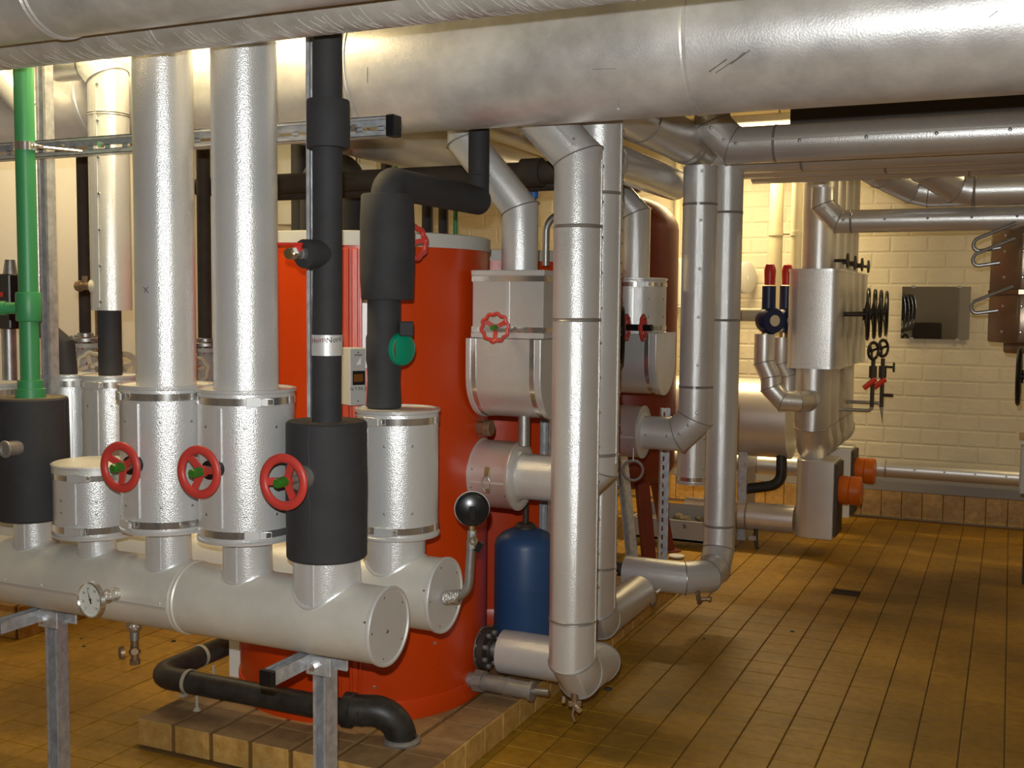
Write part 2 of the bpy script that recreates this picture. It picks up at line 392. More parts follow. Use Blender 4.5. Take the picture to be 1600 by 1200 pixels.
bst.build('brick_field', 'wall_paint', wall_back, kind='stuff', smooth=0)
gp = MB(); gp.b2((XL, YB - 0.012, 0.205), (XR, YB, 0.33)); struct(gp.build('trim_1', 'wall_grey', org=(0, YB, 0.2), smooth=0))
sk = MB(); sk.b2((XL, YB - 0.006, 0), (XR, YB, 0.205)); skirt = struct(sk.build('baseboard_back', 'grout', org=(0, YB, 0), smooth=0))
skm = tile_mesh('skirting_tile', 0.142, 0.198, 0.008, 'plinth_tile')
for k in range(-30, 14):
    x = -1.0 + 0.147*(k + 0.5)
    if XL + 0.08 < x < XR - 0.08: inst('tile', skm, skirt, (x, YB - 0.013, 0.102), rot_wall)
for nm, lo, hi, m in (('wall_left', (XL - 0.2, YF, -0.1), (XL, YB + 0.2, ZC), 'wall_smooth'), ('wall_right', (XR, YF, -0.1), (XR + 0.2, YB + 0.2, ZC), 'wall_smooth'), ('wall_front', (XL, YF - 0.2, -0.1), (XR, YF, ZC), 'wall_smooth'), ('ceiling', (XL - 0.2, YF - 0.2, ZC), (XR + 0.2, YB + 0.2, ZC + 0.2), 'ceiling_paint')):
    b = MB(); b.b2(lo, hi); struct(b.build(nm, m, smooth=0))
# ceiling beams along Y seen only in the slots between the big pipes
for x in (-3.6, -1.2, 1.2):
    b = MB(); b.b2((x - 0.1, YF, ZC - 0.12), (x + 0.1, YB, ZC)); struct(b.build('trim_2', 'ceiling_paint', smooth=0))

def plinth(name, label, lo, hi, front=True, right=True, top=True, t=0.152, h=None):
    """tiled masonry base, tiles as separate pieces on the faces in view"""
    root = thing(name, label, 'plinth', ((lo[0] + hi[0])/2, (lo[1] + hi[1])/2, 0))
    g = 0.008; c = MB(); c.b2((lo[0] + g, lo[1] + g, 0), (hi[0] - g, hi[1] - g, hi[2] - g)); c.build('core', 'grout', root, smooth=0)
    hh = hi[2]; fm = tile_mesh('face_tile', t - 0.004, hh - 0.003, g, 'plinth_tile', 0.002); tp = tile_mesh('top_tile', t - 0.003, t - 0.003, g, 'plinth_top', 0.0015)
    nx = int((hi[0] - lo[0])/t); ny = int((hi[1] - lo[1])/t); sx = (hi[0] - lo[0])/nx; sy = (hi[1] - lo[1])/ny
    for i in range(nx):
        if front: inst('tile', fm, root, (lo[0] + (i + .5)*sx, lo[1], hh/2), (PI/2, 0, 0))
        if top:
            for j in range(ny): inst('tile', tp, root, (lo[0] + (i + .5)*sx, lo[1] + (j + .5)*sy, hh))
    if right:
        for j in range(ny): inst('tile', fm, root, (hi[0], lo[1] + (j + .5)*sy, hh/2), (PI/2, 0, PI/2))
    return root
plinth('tiled_plinth', 'low tiled plinth under the orange storage tank', (PX0, PY0, 0), (PX1, PY1, PZ))
plinth('tiled_plinth', 'tiled plinth by the left wall, seen under the front header', (XL + 0.02, QY0, 0), (QX1, 5.6, 0.16), t=0.155)
dr = thing('floor_drain', 'dark square floor drain grate in the open tiled floor', 'drain', (DRX, DRY, 0))
b = MB(); b.b2((DRX - 0.073, DRY - 0.073, -0.04), (DRX + 0.073, DRY + 0.073, -0.03)); b.build('pit', 'drain_iron', dr, smooth=0)
b = MB()
for sx, sy, w, h in ((0, -0.068, 0.146, 0.01), (0, 0.068, 0.146, 0.01), (-0.068, 0, 0.01, 0.146), (0.068, 0, 0.01, 0.146)): b.box((DRX + sx, DRY + sy, -0.008), (w, h, 0.014))
b.build('frame', 'drain_iron', dr, smooth=0)
for k in range(6):
    b = MB(); b.box((DRX, DRY - 0.052 + k*0.021, -0.010), (0.126, 0.010, 0.012)); b.build('bar', 'drain_iron', dr, smooth=0)

# fluorescent lamps
lab = ['fluorescent lamp on the ceiling above the twin silver risers', 'fluorescent lamp on the ceiling near the back wall', 'fluorescent lamp on the ceiling over the open floor', 'fluorescent lamp on the ceiling behind the photographer', 'fluorescent lamp on the ceiling by the left wall']
for (x, y, z, L, ax, w), lb in zip(LAMPS, lab):
    r = thing('fluorescent_lamp', lb, 'lamp', (x, y, z - 0.06), 'ceiling lamps'); A = XA if ax == 'x' else YA; B = YA if ax == 'x' else -XA
    b = MB(); b.obox((x, y, z), (L + 0.06, 0.11, 0.05), A, B, ZA); b.build('housing', 'paint_white', r, bevel=0.006)
    for sg in (-1, 1): b = MB(); b.cyl(V3(x, y, z + 0.02) + A*sg*L*0.35, V3(x, y, ZC) + A*sg*L*0.35, 0.006, 8); b.build('hanger', 'galvanised', r)
    b = MB(); b.cyl(V3(x, y, z - 0.045) - A*L/2, V3(x, y, z - 0.045) + A*L/2, 0.013, 12); b.build('tube', 'lamp_tube', r)

# ================================================================== FRONT HEADER GROUP
Y1, Y2, HZ, HR = 2.6, 2.95, 0.697, 0.108
def facing(x, y, off):
    """horizontal unit vector on the visible side of an upright thing, off degrees to the right of the middle"""
    c = Vector((-x, -y, 0)).normalized(); d = -c; r = Vector((d.y, -d.x, 0)); o = math.radians(off)
    return c*math.cos(o) + r*math.sin(o)
def text(parent, name, s, m, c, right, up, size, lift=0.0006):
    cu = bpy.data.curves.new('t', 'FONT'); cu.body = s; cu.size = size; cu.align_x = 'CENTER'; cu.align_y = 'CENTER'; cu.resolution_u = 2
    ob = bpy.data.objects.new('t', cu); COL.objects.link(ob); dg = bpy.context.evaluated_depsgraph_get()
    me = bpy.data.meshes.new_from_object(ob.evaluated_get(dg)); right, up = Vector(right).normalized(), Vector(up).normalized(); nr = right.cross(up)
    mb = MB(); mb.put([Vector(c) + right*v.co.x + up*v.co.y + nr*lift for v in me.vertices], [list(p.vertices) for p in me.polygons])
    bpy.data.objects.remove(ob); bpy.data.curves.remove(cu); bpy.data.meshes.remove(me)
    return mb.build(name, m, parent, smooth=0) if name else mb

def header(label, y, x0, x1, z, r, m, stubs, rings, cap_label=None, seam_dir=(0, -1, -0.1)):
    root = thing('pipe_header', label, 'header', (x1, y, z - r))
    b = MB(); b.tube([(x0, y, z), (x1, y, z)], r, 48, caps=False); b.build('shell', m, root)
    b = MB(); b.lathe([(0, 0.003), (r - 0.006, 0.003), (r - 0.004, -0.006), (r + 0.004, -0.006), (r + 0.005, 0.002), (r + 0.003, 0.007), (r - 0.003, 0.007), (r - 0.006, 0.003)], (x1, y, z), XA, 48); b.build('end_cap', 'alu_plate', root)
    b = MB()
    for k in range(5):
        a = 0.6 + 2*PI*k/5; dome(b, (x1 + 0.003, y + math.cos(a)*(r - 0.018), z + math.sin(a)*(r - 0.018)), XA, 0.0035)
    dome(b, (x1 + 0.003, y - 0.01, z - 0.012), XA, 0.006, 8)
    for k in range(4): dome(b, (x1 - 0.012, y + math.cos(1.2 + k*1.6)*r, z + math.sin(1.2 + k*1.6)*r), (0, math.cos(1.2 + k*1.6), math.sin(1.2 + k*1.6)), 0.004)
    b.build('screws', 'bronze', root, kind='stuff')
    for xr in rings:
        b = MB(); b.lathe([(r - 0.001, -0.014), (r + 0.004, -0.009), (r + 0.001, -0.003), (r + 0.001, 0.001), (r + 0.004, 0.006), (r - 0.001, 0.011)], (xr, y, z), XA, 48); b.build('joint_ring', m, root)
    d = Vector(seam_dir).normalized(); w = XA.cross(d); rv = MB()
    b = MB(); b.obox(((x0 + rings[0])/2, y + d.y*r, z + d.z*r), (rings[0] - x0 - 0.03, 0.010, 0.003), XA, w, d); b.build('seam_strip', 'alu_edge', root)
    for k in range(10): dome(rv, (rings[0] - 0.04 - k*0.16, y + d.y*(r + .001), z + d.z*(r + .001) + 0.012), d, 0.0045)
    rv.build('rivets', 'alu_edge', root, kind='stuff')
    for sx, sr, top, off in stubs:
        s = MB(); s.tube([(sx, y, z + r*0.55), (sx, y, top)], sr, 40, caps=False); so = s.build('stub', 'alu', root)
        f = facing(sx, y, off)
        s = MB(); zz = z + math.sqrt(max(0.0001, r*r - (f.y*sr)**2)); s.obox(V3(sx, y, (zz + top)/2) + f*sr, (0.010, 0.006, top - zz), f.cross(ZA), f, ZA); s.build('seam_strip', 'alu_edge', so)
        s = MB(); q = [V3(sx + (sr + 0.002)*math.cos(t), y + (sr + 0.002)*math.sin(t), z + math.sqrt(max(0.0002, (r + 0.001)**2 - ((sr + 0.002)*math.sin(t))**2))) for t in [2*PI*k/40 for k in range(40)]]
        s.tube(q, 0.004, 6, False, True); s.build('saddle_bead', 'alu_edge', so)
    return root

J1X, J2X, JBX, JGX, JDX = -2.334, -2.035, -1.755, -2.903, -2.628
ZT, ZB = 1.347, 0.905
header('front silver pipe header with round end cap, thermometer dial hanging on it', Y1, -3.75, -1.553, HZ, HR, 'alu_dusty',
       [(JGX, 0.061, 0.90, -32), (JDX, 0.058, 0.87, -20), (J1X, 0.068, 0.92, -25), (J2X, 0.072, 0.92, -30), (JBX, 0.096, 0.90, -26)], [X_(268, 940, 2.5)])
header('rear silver pipe header whose end cap carries the pressure gauge', Y2, -3.75, -1.562, 0.700, 0.113, 'alu_dusty',
       [(-1.735, 0.094, 0.89, -10), (-2.905, 0.06, 0.92, 0), (-3.12, 0.06, 0.92, 0)], [-2.2])

def clasp(parent, c, ax, tang, nrm, s=1.35, m='alu_edge'):
    b = MB(); b.obox(c + nrm*0.004, (0.032*s, 0.020*s, 0.004), tang, ax, nrm); b.obox(c + tang*0.022*s + nrm*0.005, (0.014*s, 0.014*s, 0.007), tang, ax, nrm)
    b.tube([c + tang*0.012*s + ax*0.008*s + nrm*0.008, c + tang*0.040*s + ax*0.006*s + nrm*0.008, c + tang*0.040*s - ax*0.006*s + nrm*0.008, c + tang*0.012*s - ax*0.008*s + nrm*0.008], 0.0016, 6)
    return b.build('clasp', m, parent, bevel=0.0008)
def vjacket(name, label, x, y, r, zb, zt, seam=-35, clasps=((0, 0), (1, 0)), group=None, wheel=None, m='alu', lidm='alu_plate', lid_dusty=False, knurl=False):
    root = thing(name, label, 'valve', (x, y, zb), group)
    b = MB(); b.lathe([(0, zb), (r + 0.005, zb), (r + 0.006, zb + 0.008), (r, zb + 0.012), (r, zt - 0.012), (r + 0.005, zt - 0.009), (r + 0.006, zt), (r - 0.004, zt + 0.001), (r - 0.006, zt - 0.004)], (x, y, 0), ZA, 56); b.build('jacket', m, root, smooth=50)
    b = MB(); b.lathe([(0, zt - 0.003), (r - 0.004, zt - 0.003), (r - 0.004, zt - 0.010), (0, zt - 0.010)], (x, y, 0), ZA, 56); b.build('lid', 'alu_dusty', root)
    for k, z in enumerate((zt - 0.032, zb + 0.030)):
        b = MB(); b.band((x, y, z), ZA, r + 0.0006, 0.021, 0.0025, 56); so = b.build('strap', 'chrome', root)
        for kk, off in clasps:
            if kk == k:
                f = facing(x, y, off); clasp(so, V3(x, y, z) + f*(r + 0.003), ZA, ZA.cross(f), f)
    f = facing(x, y, seam); b = MB(); b.obox(V3(x, y, (zb + zt)/2) + f*(r + 0.001), (0.013, 0.007, zt - zb - 0.10), ZA.cross(f), f, ZA); b.build('seam_strip', 'alu_edge', root, bevel=0.0015)
    rv = MB()
    for off in (seam + 30, seam + 68, seam - 22):
        for z in (zb + 0.085, zt - 0.105):
            g = facing(x, y, off); dome(rv, V3(x, y, z) + g*(r + 0.0005), g, 0.0048)
    rv.build('rivets', 'steel_pipe', root, kind='stuff')
    if wheel:
        wx, wy, wz, wr = wheel; stemc(root, wx, y - r + 0.02, wy, wz, rubber=True); handwheel(root, (wx, wy, wz), (0, -1, 0), wr, rot=wheel_rot[0]); wheel_rot.append(wheel_rot.pop(0))
    return root
wheel_rot = [0.52, 0.15, 0.9]
def stemc(root, x, y0, y1, z, rubber=False):
    b = MB(); b.cyl((x, y0, z), (x, y1, z), 0.012, 14); b.build('stem', 'dull_steel', root)
    b = MB(); b.cyl((x, y0 + 0.012, z), (x, (y0 + y1)/2 - 0.004, z), 0.030, 24, 0.027); b.build('stem_collar', 'black_plastic', root)

vjacket('insulated_valve', 'tall silver valve jacket with red wheel under the left twin riser', J1X, Y1, 0.137, ZB, ZT, seam=-38, clasps=((0, -75), (1, -62)), group='silver valve jackets on the front header', wheel=(J1X, 2.404, 1.116, 0.062))
vjacket('insulated_valve', 'tall silver valve jacket with red wheel under the right twin riser', J2X, Y1, 0.139, ZB, ZT, seam=-32, clasps=((0, 8), (1, 5)), group='silver valve jackets on the front header', wheel=(J2X, 2.39, 1.125, 0.0625))
vjacket('insulated_valve', 'silver valve jacket on the rear header beside the orange tank', -1.728, Y2, 0.127, 0.877, 1.272, seam=-48, clasps=((0, -40), (1, -22)), lid_dusty=True)
vjacket('insulated_valve', 'silver valve jacket half hidden between green pipe jacket and left riser', -2.905, Y2, 0.098, 0.93, 1.335, seam=-28, clasps=((0, -38),), group='half hidden jackets on the rear header')
vjacket('insulated_valve', 'dim silver valve jacket behind the black jacket of the green pipe', -3.12, Y2 + 0.02, 0.098, 0.93, 1.33, seam=0, clasps=((0, 20),), group='half hidden jackets on the rear header')
vjacket('insulated_valve', 'dim silver jacket cut by the left picture edge', X_(-32, 640, 2.75), 2.80, 0.10, 0.95, 1.30, seam=50, clasps=())

# capped short drum on the front header
root = vjacket('capped_outlet', 'short silver drum with crimped lid on the front header', JDX, Y1, 0.127, 0.858, 1.085, seam=-30, clasps=((0, -28), (1, -34)), lidm='alu_plate')
b = MB(); b.lathe([(0, 1.088), (0.128, 1.088), (0.131, 1.084), (0.131, 1.060), (0.128, 1.060)], (JDX, Y1, 0), ZA, 56); b.build('cap', 'alu_dusty', root)
b = MB()
for k in range(44):
    g = facing(JDX, Y1, -20 + k*2.0); b.obox(V3(JDX, Y1, 1.072) + g*0.1325, (0.0024, 0.005, 0.022), ZA.cross(g), g, ZA)
b.build('crimped_edge', 'alu_edge', root, kind='stuff', smooth=0)

# black foam jackets
def foam_jacket(label, x, r, zb, zt, wheel=None, fit=None, slit=-25):
    root = thing('foam_valve_jacket', label, 'valve', (x, Y1, zb), 'black foam valve jackets on the front header')
    b = MB(); b.lathe([(0, zb), (r - 0.004, zb), (r, zb + 0.005), (r + 0.0015, (zb + zt)/2), (r, zt - 0.006), (r - 0.006, zt)], (x, Y1, 0), ZA, 48); b.build('jacket', 'foam', root)
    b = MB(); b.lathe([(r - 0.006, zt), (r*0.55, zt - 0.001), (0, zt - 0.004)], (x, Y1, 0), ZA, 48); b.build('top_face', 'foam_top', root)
    f = facing(x, Y1, slit); b = MB()
    n = 12; b.tube([V3(x, Y1, zb + 0.004 + (zt - zb - 0.008)*k/n) + facing(x, Y1, slit + 1.2*math.sin(k*1.7))*(r + 0.0008) for k in range(n + 1)], 0.0018, 5); b.build('glued_slit', 'ink', root)
    if wheel:
        wx, wy, wz, wr = wheel
        c = MB(); c.cyl((wx, Y1 - r + 0.012, wz), (wx, Y1 - r - 0.022, wz), 0.033, 28); c.build('stem_collar', 'dull_steel', root)
        c = MB(); c.cyl((wx, Y1 - r, wz), (wx, wy, wz), 0.011, 14); c.build('stem', 'dull_steel', root)
        handwheel(root, (wx, wy, wz), (0, -1, 0), wr, rot=1.1)
    return root
foam_jacket('black foam valve jacket with red wheel on the front header', JBX, 0.114, 0.874, 1.264, wheel=(JBX, 2.396, 1.118, 0.0645))
fj = foam_jacket('black foam valve jacket at the foot of the green pipe', JGX, 0.115, 0.884, 1.281, slit=60)
c = V3(X_(2, 703, 2.44), 2.475, Z_(2, 703, 2.44)); b = MB(); b.cyl(c + YA*0.03, c - YA*0.02, 0.024, 20); b.torus(c - YA*0.02, YA, 0.022, 0.006, 24, 8); b.build('valve_nozzle', 'dull_steel', fj)

# twin risers and other uprights of the front row
TOPZ = 2.93
clad('riser_pipe', 'left one of the two thick silver riser pipes', [(J1X, Y1, ZT - 0.004), (J1X, Y1, TOPZ)], 0.0885, group='thick twin risers')
clad('riser_pipe', 'right one of the two thick silver riser pipes', [(J2X, Y1, ZT - 0.004), (J2X, Y1, TOPZ)], 0.0935, group='thick twin risers')
# pencilled cross on the left riser
f = facing(J1X, Y1, -38); c = V3(J1X, Y1, Z_(228, 453, 2.5)) + f*0.0888; tg = ZA.cross(f)
b = MB()
for a, L in ((0.9, 0.022), (-0.75, 0.024)):
    d = tg*math.cos(a) + ZA*math.sin(a); b.obox(c, (L, 0.0015, 0.0008), d, f.cross(d), f)
tag(b.build('pencil_cross', 'ink', None, smooth=0), 'small hand-drawn cross on the left thick riser', 'marking')

root = thing('green_pipe', 'bright green plastic riser pipe with tee at the left', 'pipe', (JGX, Y1, 1.278))
b = MB(); b.tube([(JGX, Y1, 1.278), (JGX, Y1, TOPZ)], 0.0305, 28); b.build('pipe', 'green_pipe', root)
zt0, zt1 = Z_(47, 502, 2.57), Z_(47, 457, 2.57)
b = MB(); b.lathe([(0.0305, zt0 - 0.002), (0.0385, zt0), (0.040, zt0 + 0.004), (0.040, zt1 - 0.004), (0.0385, zt1), (0.0305, zt1 + 0.002)], (JGX, Y1, 0), ZA, 28)
zm = Z_(47, 482, 2.57); b.tube([(JGX, Y1, zm), (JGX - 0.085, Y1 - 0.05, zm)], 0.019, 20); b.tube([(JGX - 0.06, Y1 - 0.035, zm), (JGX - 0.085, Y1 - 0.05, zm)], 0.0225, 20); b.build('tee_fitting', 'green_pipe', root)
b = MB(); b.lathe([(0.030, 1.276), (0.047, 1.276), (0.047, 1.308), (0.040, 1.310), (0.040, 1.335), (0.031, 1.337)], (JGX, Y1, 0), ZA, 28); b.build('socket', 'green_pipe', root)
d = Vector((-0.085, -0.05, 0)).normalized(); p = V3(JGX - 0.085, Y1 - 0.05, zm)
b = MB(); b.cyl(p, p + d*0.05, 0.014, 12); b.cyl(p + d*0.01, p + d*0.03, 0.018, 6); b.build('brass_outlet', 'brass', root)
# pipe clamp with rod to the rail
zc = Z_(40, 226, 2.57)
root = thing('pipe_clamp', 'steel clamp holding the green pipe to the slotted rail', 'clamp', (JGX, Y1, zc - 0.012))
b = MB(); b.band((JGX, Y1, zc), ZA, 0.0305, 0.026, 0.005, 28); b.build('ring', 'chrome', root)
b = MB(); b.cyl((JGX + 0.046, Y1 - 0.008, zc), (JGX + 0.046, Y1 + 0.03, zc), 0.006, 8); b.build('bolt', 'chrome', root, bevel=0.002)
b = MB(); b.cyl((JGX + 0.03, Y1 + 0.02, zc), (JGX + 0.085, 2.755, zc), 0.005, 8); b.build('rod', 'chrome', root)

# black riser
root = thing('black_riser', 'slim black foam riser with thick sleeve, rising from the black jacket', 'pipe', (JBX, Y1, 1.26), None)
b = MB(); b.tube([(JBX, Y1, 1.262), (JBX + 0.004, Y1, 1.7), (JBX + 0.008, Y1, TOPZ)], 0.0415, 28); b.build('insulation', 'foam', root)
zs0, zs1 = Z_(512, 228, 2.56), Z_(512, 152, 2.56)
b = MB(); b.lathe([(0.041, zs0), (0.0585, zs0), (0.060, zs0 + 0.004), (0.0595, zs1 - 0.004), (0.058, zs1), (0.041, zs1)], (JBX + 0.008, Y1, 0), ZA, 36); b.build('sleeve', 'foam', root)
zb = Z_(508, 540, 2.56); b = MB(); b.band((JBX + 0.002, Y1, zb), ZA, 0.0418, 0.058, 0.0018, 32); band = b.build('metal_band', 'alu_plate', root)
# hand-written words on the band
def curved_text(parent, s, m, x, y, r, z, off, size):
    mb = text(None, None, s, m, (0, 0, 0), XA, ZA, size); out = MB()
    base = facing(x, y, off); base_a = math.atan2(base.y, base.x)
    out.put([V3(x + (r + 0.0022)*math.cos(base_a + p.x/r), y + (r + 0.0022)*math.sin(base_a + p.x/r), z + p.z + 0.12*p.x) for p in mb.v], mb.f)
    return out.build('handwriting', m, parent, smooth=0)
curved_text(band, 'Heim', 'ink_red', JBX + 0.002, Y1, 0.0418, zb + 0.014, -36, 0.022)
curved_text(band, 'Nord', 'ink', JBX + 0.002, Y1, 0.0418, zb + 0.016, 30, 0.022)
# side branch with ball valve
zv = Z_(488, 398, 2.5); d = Vector((-0.16, -0.985, -0.03)).normalized(); p = V3(JBX, Y1, zv + 0.006)
b = MB(); b.tube([p, p + d*0.088], 0.0400, 24); b.build('branch_foam', 'foam', root)
bv = thing('ball_valve', 'small brass ball valve with red lever on the black riser', 'valve', p + d*0.088)
b = MB(); b.cyl(p + d*0.088, p + d*0.100, 0.016, 6); b.cyl(p + d*0.10, p + d*0.125, 0.012, 12); b.cyl(p + d*0.125, p + d*0.140, 0.018, 6); b.build('body', 'chrome', bv, smooth=25)
b = MB(); b.cyl(p + d*0.140, p + d*0.150, 0.014, 14); b.build('outlet', 'brass', bv)
q = p + d*0.110 + ZA*0.018; b = MB(); b.cyl(q - ZA*0.015, q + ZA*0.004, 0.006, 8); l = Vector((-0.9, -0.3, 0)).normalized(); l2 = Vector((0.3, -0.9, 0))
b.obox(q + l*0.022 + ZA*0.008, (0.072, 0.016, 0.008), l, l2, ZA); b.obox(q + l*0.0 - ZA*0.002, (0.022, 0.016, 0.016), l, l2, ZA); b.build('lever', 'red_paint', bv, bevel=0.003)

# slotted steel rails
root = thing('slotted_rail', 'long slotted steel rail crossing behind the twin risers, black end cap', 'rail', (-1.55, 2.775, 2.08))
zr = 2.105; xe = X_(612, 196, 2.775); b = MB(); strut(b, (-4.4, 2.775, zr), XA, -YA, xe + 4.4, w=0.058, d=0.04, pitch=0.075); b.build('channel', 'galvanised', root, smooth=0)
b = MB(); b.box((xe + 0.008, 2.772, zr), (0.028, 0.046, 0.062)); b.build('end_cap', 'black_plastic', root, bevel=0.003)
b = MB()
for u in (100, 160, 430, 555, 548):
    x = X_(u, 210, 2.76); b.cyl((x, 2.76, zr), (x, 2.745, zr), 0.010, 6)
b.build('bolts', 'chrome', root, kind='stuff', smooth=20)
xs = X_(75, 400, 2.84); zlo = 0.60
st = MB(); strut(st, (xs, 2.84, 0.60), ZA, facing(xs, 2.84, -42), TOPZ - 0.62, w=0.041, d=0.041, slots=True); tag(st.build('slotted_upright', 'galvanised', None, smooth=0), 'upright slotted steel channel right beside the green pipe', 'rail')
xs = X_(487, 400, 2.68)
st = MB(); strut(st, (xs, 2.70, 0.60), ZA, Vector((0.25, -1, 0)), TOPZ - 0.62, slots=True); tag(st.build('slotted_upright', 'galvanised', None, smooth=0), 'upright slotted steel channel behind the slim black riser', 'rail')

# header stands: post, cross beam and brackets
for lb, px, capx in (('steel stand with black-capped cross beam under the header end', X_(505, 1060, 2.6), True), ('steel stand under the header near the thermometer dial', X_(84, 970, 2.6), True)):
    root = thing('header_stand', lb, 'stand', (px, Y1, 0), 'header stands')
    zt = HZ - HR - 0.002
    b = MB(); strut(b, (px, 2.61, 0.008), ZA, facing(px, 2.61, -38), zt - 0.05, w=0.050, d=0.050, slots=True); b.build('post', 'galvanised', root, smooth=0)
    b = MB(); bx = px - 0.055; strut(b, (bx, 2.42, zt - 0.021), YA, ZA, 0.74, slots=True); b.build('cross_beam', 'galvanised', root, smooth=0)
    b = MB(); b.box((bx, 2.412, zt - 0.021), (0.045, 0.020, 0.045)); b.build('end_cap', 'black_plastic', root, bevel=0.003)
    b = MB(); b.box((px + 0.01, 2.645, zt - 0.030), (0.09, 0.010, 0.055)); b.build('bracket', 'galvanised', root, bevel=0.003)
    b = MB(); b.box((px, 2.578, zt - 0.030), (0.085, 0.010, 0.055)); br = b.build('bracket', 'galvanised', root, bevel=0.003)
    b = MB(); b.cyl((px - 0.012, 2.573, zt - 0.030), (px - 0.012, 2.558, zt - 0.030), 0.012, 6); b.build('bolt', 'chrome', br, smooth=20)
    b = MB(); b.box((px, 2.61, 0.004), (0.12, 0.12, 0.008)); b.build('foot_plate', 'galvanised', root, bevel=0.002)

# thermometer
root = thing('thermometer', 'round white dial thermometer on the front header', 'thermometer', V3(X_(182, 930, 2.49), 2.49, 0.65))
tx, tz = X_(182, 928, 2.49), Z_(182, 928, 2.49); c = V3(tx - 0.0, 2.425, tz + 0.0)
ddir = Vector((-0.12, -1, 0.02)).normalized(); a, uu, ww = perp(ddir); right = Vector((1, -0.12, 0)).normalized(); upv = right.cross(ddir) * -1
if upv.z < 0: upv = -upv
c = V3(tx, 2.505, tz) + ddir*0.10
b = MB(); b.lathe([(0, 0), (0.017, 0), (0.021, 0.012), (0.017, 0.026), (0.022, 0.040), (0.018, 0.062)], V3(tx, 2.50, tz), ddir, 20); b.build('foil_neck', 'foil', root)
b = MB(); b.cyl(V3(tx, 2.505, tz) + ddir*0.05, c, 0.008, 12); b.build('stem', 'chrome', root)
R_ = 0.054; b = MB(); b.lathe([(0, -0.008), (R_*0.93, -0.008), (R_, -0.004), (R_, 0.010), (R_*0.94, 0.013), (R_*0.90, 0.010), (R_*0.90, 0.006), (0, 0.006)], c, ddir, 48); b.build('case', 'chrome', root)
b = MB(); b.lathe([(R_*0.90, 0.0062), (0, 0.0064)], c, ddir, 48); dial = b.build('dial', 'dial_face', root)
for s_, an in (('0', 232), ('20', 195), ('40', 150), ('60', 105), ('80', 55), ('100', 5), ('120', -42)):
    t = math.radians(an); text(dial, 'numeral', s_, 'ink', c + ddir*0.0068 + right*math.cos(t)*0.034 + upv*math.sin(t)*0.034, right, upv, 0.011)
b = MB()
for k in range(25):
    t = math.radians(232 - k*274/24); d = right*math.cos(t) + upv*math.sin(t); b.obox(c + ddir*0.0068 + d*0.0445, (0.004 if k % 4 else 0.006, 0.0009, 0.0004), d, ddir.cross(d), ddir)
b.build('scale', 'ink', dial, kind='stuff', smooth=0)
t = math.radians(112); d = right*math.cos(t) + upv*math.sin(t); n_ = ddir.cross(d); b = MB(); b.put([c + ddir*0.0085 + d*0.042, c + ddir*0.0085 - d*0.012 + n_*0.0035, c + ddir*0.0085 - d*0.012 - n_*0.0035], [[0, 1, 2]]); b.cyl(c + ddir*0.006, c + ddir*0.009, 0.004, 10); b.build('needle', 'ink', root, smooth=0)

# drain cock under the front header
x = X_(210, 985, 2.6); root = thing('drain_cock', 'small brass drain cock hanging under the front header', 'valve', (x, Y1, 0.5)); z0 = HZ - HR + 0.004
b = MB(); b.lathe([(0, 0), (0.022, 0), (0.026, -0.014), (0.021, -0.030), (0.015, -0.036)], (x, Y1, z0), ZA, 18); b.build('foil_wrap', 'foil', root)
b = MB(); b.cyl((x, Y1, z0 - 0.03), (x, Y1, z0 - 0.062), 0.014, 16); b.build('nipple', 'steel_pipe', root)
b = MB(); b.cyl((x, Y1, z0 - 0.06), (x, Y1, z0 - 0.125), 0.012, 14); b.cyl((x, Y1, z0 - 0.095), (x, Y1, z0 - 0.106), 0.018, 8); b.tube([(x + 0.028, Y1 - 0.03, z0 - 0.088), (x - 0.025, Y1 + 0.02, z0 - 0.095)], 0.011, 12); b.cyl((x, Y1, z0 - 0.125), (x, Y1, z0 - 0.14), 0.016, 8); b.build('body', 'bronze', root)
b = MB(); b.lathe([(0, 0), (0.021, 0), (0.019, 0.012), (0, 0.014)], (x - 0.012, Y1 - 0.035, z0 - 0.095), (-0.5, -0.85, 0), 14); b.build('cap', 'bronze', root)

# ================================================================== OVERHEAD MAINS
def under(u, v, Y, r):
    """height of the axis of a pipe along X at depth Y whose lower outline passes that sight line"""
    d = ray(u, v); k = d.z/d.y; return H + k*Y + r*math.sqrt(1 + k*k)
def main_pipe(label, y, z, r, m, rings, x0=XL + 0.02, x1=2.55, group=None, ridge=0.005):
    root = thing('overhead_main', label, 'pipe', ((x0 + x1)/2, y, z - r), group)
    b = MB(); b.tube([(x0, y, z), (x1, y, z)], r, 64, caps=True); b.build('shell', m, root)
    for x in rings:
        b = MB(); b.lathe([(r - 0.001, -0.012), (r + ridge, -0.008), (r + 0.0008, -0.003), (r + 0.0008, 0.002), (r + ridge, 0.007), (r - 0.001, 0.011)], (x, y, z), XA, 64); b.build('joint_ring', m, root)
    for x in (-4.3, -0.3, 1.8):
        h = MB(); h.cyl((x, y, z + r + 0.003), (x, y, ZC), 0.007, 8); h.build('hanger', 'galvanised', root)
    return root
YA_, YB_, YC_ = 2.03, 2.28, 3.25; rA, rB, rC = 0.12, 0.09, 0.21
zA, zB_, zC_ = under(280, 38, YA_, rA), under(435, 63, YB_, rB), under(900, 192, YC_, rC)
main_pipe('nearest silver overhead main, along the top left picture edge', YA_, zA, rA, 'alu_scuffed', [X_(50, 25, 1.95)], group='overhead mains')
rt = main_pipe('scratched thinner overhead main hugging the nearest one', YB_, zB_, rB, 'alu_scuffed', [X_(228, 55, 2.2)], group='overhead mains', ridge=0.003)
